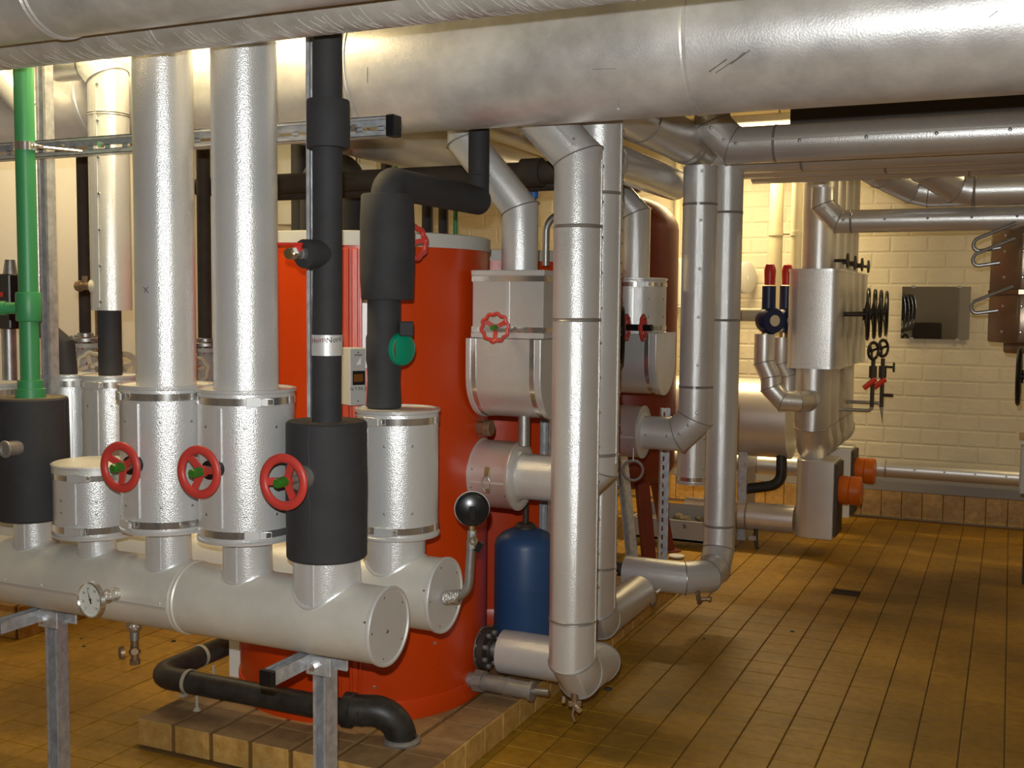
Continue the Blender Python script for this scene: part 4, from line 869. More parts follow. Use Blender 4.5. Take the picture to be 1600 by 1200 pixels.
# jackets of the second circuit
jcx, jcy = X_(993, 480, 5.38), 5.38
vjacket('insulated_valve', 'round silver valve jacket in front of the dark red vessel', jcx, jcy, 0.155, Z_(1000, 522, 5.25), Z_(1000, 434, 5.25), seam=-5, clasps=((0, 8),), m='alu')
ly0, ly1, lz1 = 5.22, 5.56, Z_(1010, 520, 5.25) - 0.002; rr = (ly1 - ly0)/2; zc = Z_(1000, 618, 5.25) + rr
lx0, lx1 = X_(945, 560, 5.22), X_(1019, 560, 5.22) + 0.02
root = thing('box_jacket', 'half-round bottomed valve box in front of the dark red vessel', 'valve', ((lx0 + lx1)/2, 5.4, zc - rr))
b = MB(); b.ext(hr_prof(), (lx0, 0, 0), YA, ZA, XA, lx1 - lx0); b.build('box', 'alu_far', root)
for x, w, g, m, nm in ((lx1 - 0.013, 0.02, 0.005, 'alu_edge', 'edge_rim'), (lx1 - 0.05, 0.022, 0.002, 'chrome', 'strap'), (lx0 + 0.013, 0.02, 0.005, 'alu_edge', 'edge_rim')):
    b = MB(); b.ext(hr_prof(g), (x - w/2, 0, 0), YA, ZA, XA, w); b.build(nm, m, root)
wz = Z_(1000, 512, 5.1)
root = thing('twin_wheel_valve', 'valve with two scalloped red wheels edge-on before the red vessel', 'valve', (X_(990, 512, 5.1), 5.1, wz - 0.07))
b = MB(); b.cyl((X_(965, 512, 5.12), 5.12, wz), (X_(1019, 513, 5.1), 5.1, wz), 0.016, 14); b.build('stem', 'black_plastic', root)
for u in (979, 1005): handwheel(root, (X_(u, 512, 5.1), 5.1, wz), (1, 0.10, 0), 0.056, lobes=9, rim=0.009, nut=False)
b = MB(); q = V3(X_(971, 526, 5.12), 5.12, Z_(971, 526, 5.12)); b.lathe([(0.02, -0.014), (0.15, -0.010), (0.155, 0.0), (0.15, 0.010), (0.02, 0.014)], q, (0.94, 0.36, 0), 40, True); b.build('backing_disc', 'black_plastic', root)
xt = X_(993, 400, 5.42)
clad('branch_pipe', 'silver pipe slanting down into the round jacket before the red vessel', [(xt, 5.42, Z_(1000, 434, 5.42) - 0.01), (xt, 5.42, Z_(1000, 335, 5.42)), (xt - 0.26, 5.42, Z_(1000, 335, 5.42) + 0.27), (xt - 0.26, 5.42, 2.6)], 0.074, m='alu')

# ================================================================== DARK RED VESSEL
vx, vy, vr = -2.205, 6.60, 0.315
root = thing('red_vessel', 'tall dark red expansion vessel on splayed legs', 'vessel', (vx, vy, 0))
zt, zb_ = 2.06, 0.62
prof = [(0, zb_ - 0.19)] + [(vr*math.cos(t), zb_ + 0.19*math.sin(t)) for t in (-1.35, -1.1, -0.8, -0.5, -0.2)] + [(vr, zb_), (vr, zt)] + [(vr*math.cos(t), zt + 0.21*math.sin(t)) for t in (0.2, 0.45, 0.7, 0.95, 1.2, 1.4)] + [(0, zt + 0.21)]
b = MB(); b.lathe(prof, (vx, vy, 0), ZA, 64); b.build('body', 'oxide_red', root)
b = MB(); b.lathe([(0, zt + 0.2), (0.05, zt + 0.2), (0.05, zt + 0.235), (0.075, zt + 0.24), (0.075, zt + 0.27), (0, zt + 0.27)], (vx, vy, 0), ZA, 20); b.build('top_nozzle', 'oxide_red', root)
for a in (-0.75, 0.85, 3.5):
    d = V3(math.cos(a), math.sin(a), 0); b = MB(); p0, p1 = V3(vx, vy, 0.62) + d*(vr - 0.11), V3(vx, vy, 0.0) + d*(vr + 0.03); ax = (p1 - p0).normalized(); tg = ZA.cross(d)
    b.obox((p0 + p1)/2, ((p1 - p0).length, 0.08, 0.05), ax, tg, ax.cross(tg)); b.obox(p1 + ZA*0.006, (0.12, 0.12, 0.012), d, tg, ZA); b.build('leg', 'oxide_red', root, bevel=0.004)
b = MB(); strut(b, (X_(1037, 760, 5.95), 5.95, 0), ZA, Vector((0.5, -1, 0)), 1.02, w=0.05, d=0.05, slots=True); tag(b.build('slotted_upright', 'galvanised', None, smooth=0), 'short slotted steel upright just right of the red vessel leg', 'rail')
p0, p1 = V3(X_(992, 880, 5.98), 5.98, 0), at(970, 700, 6.1); b = MB(); strut(b, p0, p1 - p0, Vector((-0.55, -1, 0)), (p1 - p0).length, w=0.05, d=0.05, slots=True); tag(b.build('slotted_brace', 'galvanised', None, smooth=0), 'leaning slotted steel brace left of the red vessel leg', 'rail')
q = at(989, 735, 5.02); b = MB(); b.torus(q, (0.3, -1, 0.1), 0.047, 0.007, 32, 8); rg_ = tag(b.build('hanger_ring', 'steel_pipe', None), 'steel hanger ring dangling below the drum before the red vessel', 'ring')
b = MB(); b.cyl(q + ZA*0.047, q + ZA*0.11, 0.004, 8); b.build('rod', 'steel_pipe', rg_)
# small jacket behind riser and trough
xj = X_(1082, 730, 5.9)
vjacket('insulated_valve', 'small silver jacket hanging between the two rear risers', xj, 5.9, 0.085, Z_(1082, 757, 5.85), Z_(1082, 690, 5.85) + 0.12, seam=15, clasps=())
b = MB(); b.tube([(xj, 5.9, Z_(1082, 690, 5.85) + 0.11), (xj, 5.9, ZC)], 0.03, 16); tag(b.build('feed_pipe', 'alu_far', None), 'slim feed pipe above the small jacket, hidden by the rear riser', 'pipe')
root = thing('grey_trough', 'grey trough filled with insulation scraps behind the rear risers', 'trough', (X_(1050, 830, 6.97), 7.05, 0.0))
x0, x1 = X_(985, 830, 6.97), X_(1135, 830, 6.97); z1 = Z_(1050, 812, 6.97); z0 = Z_(1050, 845, 6.97)
for lo, hi in (((x0, 6.97, z0), (x1, 6.985, z1)), ((x0, 7.125, z0), (x1, 7.14, z1 + 0.08)), ((x0, 6.97, z0), (x0 + 0.02, 7.14, z1)), ((x1 - 0.02, 6.97, z0), (x1, 7.14, z1)), ((x0, 6.97, z0), (x1, 7.14, z0 + 0.02))):
    b = MB(); b.b2(lo, hi); b.build('panel', 'wall_grey', root, bevel=0.003)
for k in range(2): b = MB(); b.box((x0 + 0.1 + k*(x1 - x0 - 0.2), 7.055, z0/2), (0.06, 0.14, z0)); b.build('leg', 'galvanised', root)
b = MB()
for k in range(26):
    p = V3(random.uniform(x0 + 0.07, x1 - 0.07), random.uniform(7.01, 7.10), z1 - 0.03 + random.uniform(-0.02, 0.03)); s = random.uniform(0.03, 0.06)
    b.lathe([(0, -s*.7), (s*.8, -s*.4), (s, 0.0), (s*.6, s*.5), (0, s*.7)], p, (random.uniform(-.6, .6), random.uniform(-.6, .6), 1), 6)
b.build('insulation_scraps', 'rubble', root, kind='stuff', smooth=0)
b = MB(); b.lathe([(0, 0.004), (0.04, 0.004), (0.05, 0.012), (0.05, 0.018), (0.03, 0.014), (0, 0.012)], atz(1057, 872, 0.0), ZA, 20); tag(b.build('small_dish', 'paint_white', None), 'small white dish lying on the floor by the steel upright', 'dish')

# ================================================================== OVERHEAD RUNS, right
yD = 5.0; zD, rD = hpipe(1300, 190, 250, yD)
xd = X_(1112, 225, yD)
clad('overhead_run', 'silver overhead run with riveted seam below the flue main, elbow at its left end', gore([(xd, yD, TOPZ), (xd, yD, zD), (2.5, yD, zD)], 0.10), rD, m='alu_far', group='right overhead runs', joints=[(V3(X_(1213, 220, yD), yD, zD), XA)], seams=[(1, (0, -1, 0.1)), (2, (0, -1, 0.12))], rivets=0.265, rivr=0.009)
for k, (y, lb) in enumerate(((5.42, 'dim silver overhead run just behind the riveted one'), (5.66, 'third dim overhead run back from the riveted one'), (5.90, 'fourth dim overhead run back from the riveted one'))):
    r = 0.098; z = 2.245 + r; x0 = -1.28 if k else -1.36
    clad('overhead_run', lb, [(x0, y, z), (2.5, y, z)], r, m='alu_far', group='right overhead runs', joints=[(V3(X_(1255 + k*130, 262, y), y, z), XA)])
# mains running back from the front risers to the rear ones
xk = -1.42
clad('overhead_run', 'thick silver run leading back to the top of the rear riser, ribbed end ring', [(xk, 3.72, 2.36), (xk, 5.32, 2.36)], 0.098, m='alu_far', group='runs leading back', joints=[(V3(xk, 5.02, 2.36), YA), (V3(xk, 5.10, 2.36), YA), (V3(xk, 4.35, 2.36), YA)])
clad('overhead_run', 'large dim run leading back under the flue main behind the slotted rail', [(-2.62, 3.65, 2.35), (-2.62, 6.0, 2.35)], 0.12, m='alu_far', group='runs leading back')
hr = clad('overhead_run', 'second large dim run leading back behind the slanting pale pipe', [(-2.25, 3.75, 2.50), (-2.25, 6.0, 2.50)], 0.13, m='alu_far', group='runs leading back')
for yy in (4.2, 5.6): b = MB(); b.cyl((-2.25, yy, 2.62), (-2.25, yy, ZC), 0.007, 8); b.build('hanger', 'galvanised', hr)
b = MB(); b.lathe([(0, 0), (0.035, 0.003), (0.058, 0.012), (0.068, 0.035), (0.068, 1.15), (0, 1.15)], (-1.715, 5.80, 2.265), (0, -1, 0), 28); tag(b.build('foam_run', 'foam', None), 'black foam-wrapped run ending above the dark red vessel', 'pipe')
# black long pipe across behind the tank top
yN = 4.25; zN, rN = 2.145, 0.045
root = thing('foam_run', 'long black foam pipe crossing just above the orange tank', 'pipe', (-2.4, yN, zN - rN))
b = MB(); b.tube([(-3.6, yN, zN), (-1.62, yN, zN)], rN, 24); b.build('insulation', 'foam_brown', root)
xq = X_(832, 264, yN); b = MB(); b.cyl((xq - 0.045, yN, zN), (xq + 0.045, yN, zN), rN + 0.014, 28); b.build('sleeve', 'foam_brown', root)
b = MB(); b.tube([(-3.6, yN + 0.2, zN - 0.02), (-1.66, yN + 0.2, zN - 0.02)], 0.036, 20); tag(b.build('foam_run', 'foam_brown', None), 'thinner brown foam pipe right behind the long black one', 'pipe')
# pipe F with gore elbow, in front of the rear bank
yF = 6.55; zF, rF = hpipe(1450, 325, 362, yF); xF = X_(1285, 345, yF)
clad('overhead_run', 'slim silver run with riveted seam and gore elbow before the rear pipe bank', gore([(xF, yF, 2.28), (xF, yF, zF), (2.5, yF, zF)], 0.095), rF, m='alu_far', joints=[(V3(X_(1331, 345, yF), yF, zF), XA)], seams=[(1, (0, -1, 0.2)), (2, (0, -1, 0.25))], rivets=0.22, rivr=0.008)
# S-bends
for y, u0, lb in ((6.50, 1375, 'left one of two silver S-bends under the overhead runs'), (6.30, 1440, 'right one of two silver S-bends under the overhead runs')):
    x = X_(u0, 290, y); r = 0.082; zt_ = 2.345; zl_ = Z_(1550, 297, y)
    clad('s_bend', lb, [(x - 0.02, y - 0.30, zt_), (x + 0.02, y - 0.20, zt_ - 0.02), (x + 0.17, y, zl_ + 0.02), (x + 0.26, y, zl_), (2.5, y, zl_)], r, m='alu_far', group='s-bends', joints=[(V3(X_(1523, 297, y), y, zl_), XA)])

# ================================================================== REAR PIPE BANK by the back wall
BX = -1.12; names = ['nearest', 'second', 'third', 'farthest']
for k in range(4):
    y0 = 6.98 + k*0.36; x = BX + 0.0
    zt, zb_ = 1.832, 1.212
    hw = 0.165; dp = 0.30; rad = 0.07; P = []
    for cx_, cy_, a0 in ((hw - rad, dp - rad, 0), (-hw + rad, dp - rad, PI/2), (-hw + rad, rad, PI), (hw - rad, rad, 1.5*PI)):
        for j in range(5): a = a0 + PI/2*j/4; P.append((cx_ + rad*math.cos(a), cy_ + rad*math.sin(a)))
    root = thing('bank_valve', names[k] + ' rounded sheet-metal jacket of the rear pipe bank, black wheel', 'valve', (x, y0 + dp/2, zb_), 'jackets of the rear pipe bank')
    b = MB(); b.ext(P, (x, y0, zb_), XA, YA, ZA, zt - zb_); b.build('jacket', 'alu_far', root)
    for z in (zb_, zt - 0.016):
        b = MB(); b.ext([(a*1.02, (c - dp/2)*1.03 + dp/2) for a, c in P], (x, y0, z), XA, YA, ZA, 0.016); b.build('edge_rim', 'alu_edge', root)
    wz = Z_(1362, 491, 7.3) - 0.0; wy = y0 + 0.13
    b = MB(); b.cyl((x + hw - 0.01, wy, wz), (x + hw + 0.15, wy, wz), 0.014, 12); b.build('stem', 'cast_iron', root)
    handwheel(root, (x + hw + 0.145, wy, wz), (0.99, 0.13, 0), 0.145, m='black_wheel', hub='black_wheel', rim=0.013, spokes=4, nut=False, dish=0.02)
    clad('bank_pipe', names[k] + ' upright pipe above the rear bank of jackets', [(x, y0 + dp/2, zt - 0.004), (x, y0 + dp/2, 2.9)], 0.105, m='alu_far', group='uprights above the rear bank')
    zlow = 0.72
    clad('bank_pipe', names[k] + ' mitred pipe below the rear bank of jackets', [(x - 0.01, y0 + dp/2, zb_ + 0.002), (x - 0.01, y0 + dp/2, zlow + 0.13), (x - 0.01, y0 + dp/2 + 0.10, zlow), (x - 0.01, y0 + dp/2 + 0.16, zlow)], 0.112, m='alu_far', group='pipes below the rear bank')
    # tiny vent valves on the uprights
    b = MB(); q = V3(x + 0.10, y0 + 0.12, Z_(1330, 408, 7.2)); b.cyl(q, q + XA*0.08, 0.010, 8); b.lathe([(0.012, 0.07), (0.045, 0.075), (0.045, 0.085), (0.012, 0.09)], q, XA, 16); tag(b.build('vent_valve', 'cast_iron', None), names[k] + ' small vent valve high on the rear bank', 'valve', 'vent valves of the rear bank')
# cream wall pipes
for u, v0, v1, y, w, lb in ((1212, 280, 560, 8.1, 11, 'thin cream upright pipe on the back wall, left of the rear bank'), (1244, 280, 420, 7.9, 9, 'cream upright pipe touching the left side of the rear bank')):
    x, r = vpipe(u - w, u + w, 380, y); b = MB(); b.tube([(x, y, Z_(u, v1, y)), (x, y, ZC)], r, 20); root = tag(b.build('cream_pipe', 'cream_pipe', None), lb, 'pipe', 'cream uprights')
    for v in (365, 515):
        if v < v1:
            b = MB(); b.band((x, y, Z_(u, v, y)), ZA, r, 0.03, 0.006, 20); b.cyl((x, y, Z_(u, v, y)), (x + 0.16, y, Z_(u, v, y)), 0.012, 8); b.build('bracket', 'cream_pipe', root)
# big horizontal collecting drum
yd2 = 7.55; zd2, rd2 = hpipe(1200, 592, 714, yd2)
root = thing('collector_drum', 'large horizontal silver collector drum behind the rear risers', 'drum', (-1.9, yd2, zd2 - rd2))
x1 = X_(1243, 650, yd2) - 0.02; b = MB(); b.lathe([(0, 0), (rd2, 0), (rd2, 2.0), (rd2 + 0.006, 2.0), (rd2 + 0.006, 2.02), (0, 2.02)], (x1 - 2.02, yd2, zd2), XA, 56); b.build('shell', 'alu_far', root)
for dx in (0.3, 1.7): b = MB(); b.box((x1 - dx, yd2, (zd2 - rd2)/2 + 0.02), (0.06, 0.3, zd2 - rd2 + 0.04)); b.build('leg', 'galvanised', root)
# motor valves with elbow pipes
for k, (u, y) in enumerate(((1201, 6.85), (1228, 7.15))):
    x = X_(u, 480, y); wl = 'left' if k == 0 else 'right'
    root = thing('safety_valve', wl + ' dark blue safety valve with red cap before the rear bank', 'valve', (x, y, Z_(u, 530, y)), 'blue safety valves')
    zc_ = Z_(u, 492, y); b = MB(); b.cyl((x, y, zc_ - 0.03), (x, y, Z_(u, 447, y)), 0.042, 20); b.lathe([(0.03, -0.05), (0.075, -0.05), (0.085, -0.02), (0.085, 0.02), (0.075, 0.05), (0.03, 0.05)], (x + 0.01, y, zc_ - 0.035), (0.7, -0.7, 0), 24); b.build('body', 'pump_blue', root)
    b = MB(); z = Z_(u, 445, y); b.lathe([(0.032, 0), (0.034, 0.05), (0.036, 0.09), (0.026, 0.125), (0, 0.135)], (x + 0.003, y, z), ZA, 18); b.build('cap', 'red_paint', root)
    f = facing(x, y, -20); b = MB(); b.lathe([(0, 0.056), (0.035, 0.056), (0.035, 0.05)], (x + 0.01, y, zc_ - 0.035), (0.7, -0.7, 0), 20); b.build('name_disc', 'cream_wheel', root)
    b = MB(); b.cyl((x - 0.01, y, zc_ - 0.10), (x - 0.01, y, Z_(u, 527, y)), 0.030, 16); b.build('neck', 'brass', root)
    zz = Z_(u, 527, y)
    xb = x - 0.02
    clad('discharge_pipe', wl + ' short elbow pipe under the blue safety valve', [(xb, y, zz + 0.02), (xb, y, zz - 0.16), (xb + 0.05, y - 0.02, zz - 0.25), (xb + 0.05, y - 0.02, zz - 0.31), (xb + 0.13, y - 0.02, zz - 0.39), (xb + 0.22, y - 0.02, zz - 0.39), (xb + 0.26, y + 0.06, zz - 0.39), (xb + 0.26, 7.05, zz - 0.39)] if k == 0 else [(xb, y, zz), (xb, y, zz - 0.16), (xb + 0.04, y + 0.03, zz - 0.24), (xb + 0.04, y + 0.03, zz - 0.34)], 0.062, m='alu_far', group='elbow pipes under the safety valves')
b = MB(); y = 6.95; b.tube([(X_(1130, 492, y), y, Z_(1150, 492, y)), (X_(1190, 492, y), y, Z_(1185, 492, y))], 0.042, 18); tag(b.build('cream_pipe', 'cream_pipe', None), 'level cream pipe entering the left blue safety valve', 'pipe')
q = at(1164, 434, 8.62); b = MB(); b.lathe([(0, -0.03), (0.10, -0.03), (0.125, -0.02), (0.125, 0.02), (0.11, 0.028), (0, 0.02)], q, (1, -0.45, 0), 32); b.cyl(q, (q.x, YB + 0.01, q.z), 0.03, 12); tag(b.build('round_end_disc', 'paint_white', None), 'round cream tank end seen edge-on on the back wall', 'lamp')  # plain painted disc standing for the round end of a cream tank
# pumps with orange motor ends
for k, (u0, u1, v0, v1, y, lb) in enumerate(((1240, 1302, 718, 845, 7.10, 'front grey pump box with orange motor end'), (1297, 1327, 700, 810, 7.95, 'rear pale pump box with orange motor end'))):
    x0, x1 = X_(u0, 780, y), X_(u1, 780, y); z1, z0 = Z_(u0, v0, y), Z_(u1, v1, y); dp = 0.30
    if k: x0 = x1 - 0.30
    root = thing('pump', lb, 'pump', ((x0 + x1)/2, y + dp/2, z0), 'pumps on the rear bank')
    P = [(x1 - x0, 0), (x1 - x0, dp), (0, dp)] + [(0.09*(1 - math.sin(t)), 0.09*(1 - math.cos(t))) for t in (PI/2, PI*3/8, PI/4, PI/8, 0)]
    b = MB(); b.ext(P, (x0, y, z0), XA, YA, ZA, z1 - z0); b.build('housing', 'alu_far' if k == 0 else 'paint_white', root, bevel=0.004)
    b = MB(); b.b2((x1, y + 0.02, z0 + 0.02), (x1 + 0.02, y + dp - 0.02, z1 - 0.02)); b.build('side_frame', 'cast_iron', root)
    zm = Z_(1322 if k == 0 else 1343, 766 if k == 0 else 735, y + 0.12)
    b = MB(); b.lathe([(0, 0.02), (0.088, 0.02), (0.092, 0.03), (0.092, 0.075), (0.086, 0.082), (0.092, 0.09), (0.092, 0.145), (0.084, 0.155), (0, 0.155)], (x1, y + 0.12, zm), XA, 36); b.build('motor_end', 'orange_plastic', root)
# low pipes of that corner
zq, rq = hpipe(1195, 786, 830, 7.25); b0 = X_(1050, 800, 7.25)
clad('low_pipe', 'low silver pipe entering the front pump box', [(X_(1090, 805, 7.55), 7.25, zq), (X_(1242, 805, 7.25), 7.25, zq)], rq, m='alu_far', joints=[(V3(X_(1168, 805, 7.25), 7.25, zq), XA)])
root = thing('drain_cock', 'drain cock under the low pipe before the front pump', 'valve', (X_(1181, 845, 7.2), 7.2, 0.05)); q = at(1181, 833, 7.2); b = MB(); b.cyl(q + ZA*0.03, q - ZA*0.05, 0.014, 10); b.tube([q - ZA*0.04, q + V3(0.01, -0.01, -0.09), q + V3(0.02, 0, -0.14)], 0.012, 8); b.build('body', 'cast_iron', root); b = MB(); b.box(q + V3(-0.02, -0.02, -0.03), (0.05, 0.02, 0.03), 0.4); b.build('lever', 'steel_pipe', root)
zq, rq = hpipe(1200, 712, 742, 7.9); b = MB()
clad('low_pipe', 'dim silver pipe below the collector drum', [(-2.6, 7.95, zq), (X_(1300, 725, 7.95) - 0.2, 7.95, zq)], rq, m='alu_far', joints=[(V3(X_(1184, 725, 7.95), 7.95, zq), XA)])
y = 7.46; b = MB(); b.tube(gore([(X_(1221, 714, y), y, Z_(1221, 700, y)), (X_(1221, 752, y), y, Z_(1221, 757, y)), (X_(1165, 770, y), y, Z_(1165, 764, y))], 0.08, 6), 0.036, 18); tag(b.build('black_hose', 'black_pipe', None), 'bent black hose under the collector drum', 'hose')
# wall pipe
zw, rw = 0.395, 0.064
clad('wall_pipe', 'long silver pipe low along the back wall', [(-1.25, 8.58, zw), (2.5, 8.58, zw)], rw, m='alu_far', joints=[(V3(X_(1384, 740, 8.58), 8.58, zw), XA)], seams=[(0, (0, -1, 0.35))], rivets=0.2, rivr=0.008)
# red-levered gauge cocks right of the bank
root = thing('gauge_cocks', 'pair of black cocks with red levers on thin pipes by the rear bank', 'valve', at(1370, 640, 7.9))
for k, u in enumerate((1364, 1379)):
    y = 7.75 + 0.12*k; x = X_(u, 580, y)
    b = MB(); b.tube([(x, y, Z_(u, 636, y)), (x, y, Z_(u, 560, y))], 0.014, 10); b.cyl((x, y, Z_(u, 590, y)), (x, y, Z_(u, 572, y)), 0.026, 10); b.build('cock', 'cast_iron', root)
    handwheel(root, (x, y - 0.02, Z_(u, 548 - 4*k, y)), (0.9, -0.5, 0), 0.055, m='black_wheel', hub='black_wheel', rim=0.008, nut=False)
    p0, p1 = V3(x + 0.02, y - 0.02, Z_(u, 592, y)), V3(x - 0.05, y - 0.05, Z_(u, 606, y)); ax = (p1 - p0).normalized(); b = MB(); b.tube([p0, p1], 0.018, 10); b.build('lever', 'red_paint', root)
    b = MB(); b.tube(gore([(x, y, Z_(u, 632, y)), (x, y, Z_(u, 642 - 12*k, y)), (BX + 0.05, y, Z_(u, 642 - 12*k, y))], 0.03, 4), 0.012, 10); b.build('thin_pipe', 'steel_pipe', root)
y = 7.87; x = X_(1379, 572, y); b = MB(); b.cyl((x, y, Z_(1379, 573, y)), (x + 0.07, y - 0.02, Z_(1379, 573, y)), 0.008, 8); b.lathe([(0.01, 0), (0.034, 0), (0.034, 0.01), (0.01, 0.012)], (x + 0.07, y - 0.02, Z_(1379, 573, y)), XA, 14); b.cyl((x, y, Z_(1379, 617, y)), (x + 0.075, y - 0.02, Z_(1379, 617, y)), 0.012, 8); b.build('bleed_screw', 'cast_iron', root)

# mirror on the back wall
mx0, mx1, mz0, mz1 = X_(1408, 490, 8.7), X_(1516, 490, 8.7), Z_(1460, 530, 8.7), Z_(1460, 448, 8.7)
root = thing('wall_mirror', 'frameless rectangular mirror on the painted brick wall', 'mirror', ((mx0 + mx1)/2, 8.7, mz0))
b = MB(); b.b2((mx0, 8.704, mz0), (mx1, 8.712, mz1)); b.build('glass', 'mirror_glass', root, bevel=0.0015)
for x in (mx0 + 0.08, mx1 - 0.08):
    for z in (mz0, mz1): b = MB(); b.box((x, 8.706, z), (0.025, 0.022, 0.018)); b.cyl((x, 8.715, z), (x, 8.745, z), 0.005, 8); b.build('clip', 'dull_steel', root)

# heat exchanger at the right picture edge
y = 6.5; xL, xR_ = X_(1545, 450, y), X_(1545, 450, y) + 0.55
root = thing('heat_exchanger', 'bronze-toned riveted heat exchanger at the right picture edge', 'heat exchanger', ((xL + xR_)/2, y + 0.3, 1.36))
zts = (Z_(1560, 536, y), Z_(1560, 456, y), Z_(1560, 352, y)); hw = (xR_ - xL)/2; ch = 0.15
P = [(-hw + ch, -0.26), (hw - ch, -0.26), (hw, -0.26 + ch), (hw, 0.26 - ch), (hw - ch, 0.26), (-hw + ch, 0.26), (-hw, 0.26 - ch), (-hw, -0.26 + ch)]
for z0, z1 in ((zts[0], zts[1] - 0.008), (zts[1] + 0.008, zts[2])):
    b = MB(); b.ext(P, ((xL + xR_)/2, y + 0.26, z0), XA, YA, ZA, z1 - z0); b.build('casing', 'bronze_panel', root, bevel=0.012, seg=2)
b = MB(); b.ext([(a*1.02, c*1.03) for a, c in P], ((xL + xR_)/2, y + 0.26, zts[1] - 0.012), XA, YA, ZA, 0.024); b.build('joint_flange', 'bronze_panel', root)
b = MB(); b.ext([(a*0.7, c*0.7) for a, c in P], ((xL + xR_)/2, y + 0.26, zts[0] - 0.06), XA, YA, ZA, 0.062); b.build('bottom_cover', 'bronze_panel', root, bevel=0.01)
b = MB()
for i in range(3):
    x = xL + ch*0.5 + i*0.07
    for z in (zts[0] + 0.06, zts[0] + 0.2, zts[1] + 0.08, zts[1] + 0.22, zts[2] - 0.05):
        n_ = Vector((-1, -1, 0)).normalized() if i == 0 else -YA; yy = y + (ch*0.5 if i == 0 else 0); dome(b, (x + (0.02 if i else 0), yy, z), n_, 0.011, 8)
b.build('rivets', 'chrome', root, kind='stuff')
for z in (zts[2] - 0.02, zts[2] - 0.10, zts[1] + 0.0):
    b = MB(); b.tube(gore([(xL + 0.12, y - 0.02, z + 0.03), (xL - 0.09, y - 0.01, z - 0.06), (xL - 0.08, y, z - 0.12), (xL + 0.05, y - 0.0, z - 0.10)], 0.03, 4), 0.010, 10); b.build('handle', 'steel_pipe', root)
for dx in (0.12, 0.42): b = MB(); b.cyl((xL + dx, yF + 0.03, zts[2] - 0.02), (xL + dx, yF + 0.03, zF - rF + 0.01), 0.03, 14); b.build('connection', 'alu_far', root)
x, y = X_(1592, 588, 6.3), 6.3
root = thing('black_wheel_valve', 'black valve wheel edge-on at the right picture edge', 'valve', (x, y, 1.0)); zw_ = Z_(1592, 588, y)
handwheel(root, (x, y, zw_), (-1, 0.03, 0), 0.135, m='black_wheel', hub='black_wheel', rim=0.014, spokes=4, nut=False)
b = MB(); b.cyl((x, y, zw_), (x + 0.16, y, zw_), 0.016, 12); b.cyl((x + 0.16, y, zw_ - 0.2), (x + 0.16, y, 1.42), 0.06, 20); b.build('body', 'cast_iron', root)
x, y = X_(1594, 740, 6.9), 6.9; root = thing('cabinet', 'pale cabinet just peeking in at the right picture edge', 'cabinet', (x + 0.3, y + 0.2, 0)); b = MB(); b.b2((x, y, Z_(1594, 772, y)), (x + 0.6, y + 0.4, Z_(1594, 695, y))); b.build('body', 'white_box', root, bevel=0.006)
b = MB(); b.b2((x - 0.01, y - 0.01, Z_(1594, 694, y)), (x + 0.61, y + 0.41, Z_(1594, 688, y))); b.build('top', 'bronze_panel', root)
for dx in (0.06, 0.54): b = MB(); b.box((x + dx, y + 0.2, Z_(1594, 772, y)/2), (0.05, 0.3, Z_(1594, 772, y))); b.build('leg', 'black_plastic', root)

# conduit and white box between the vessel and the rear riser
y = 8.70; x = X_(1057, 400, y); b = MB(); b.tube([(x, y, 0.4), (x, y, ZC)], 0.028, 14); cdt = tag(b.build('conduit', 'cream_pipe', None), 'thin cream conduit on the back wall behind the rear risers', 'conduit')
y = 8.68; x = X_(1060, 440, y); b = MB(); b.b2((x - 0.045, y - 0.06, Z_(1060, 481, y)), (x + 0.045, y, Z_(1060, 404, y))); root = tag(b.build('switch_box', 'paint_white', None, bevel=0.006), 'narrow white switch box on the thin cream conduit', 'switch box')
b = MB(); b.b2((x - 0.03, y - 0.066, Z_(1060, 476, y)), (x + 0.03, y - 0.059, Z_(1060, 410, y))); b.build('cover', 'white_box', root, bevel=0.002)

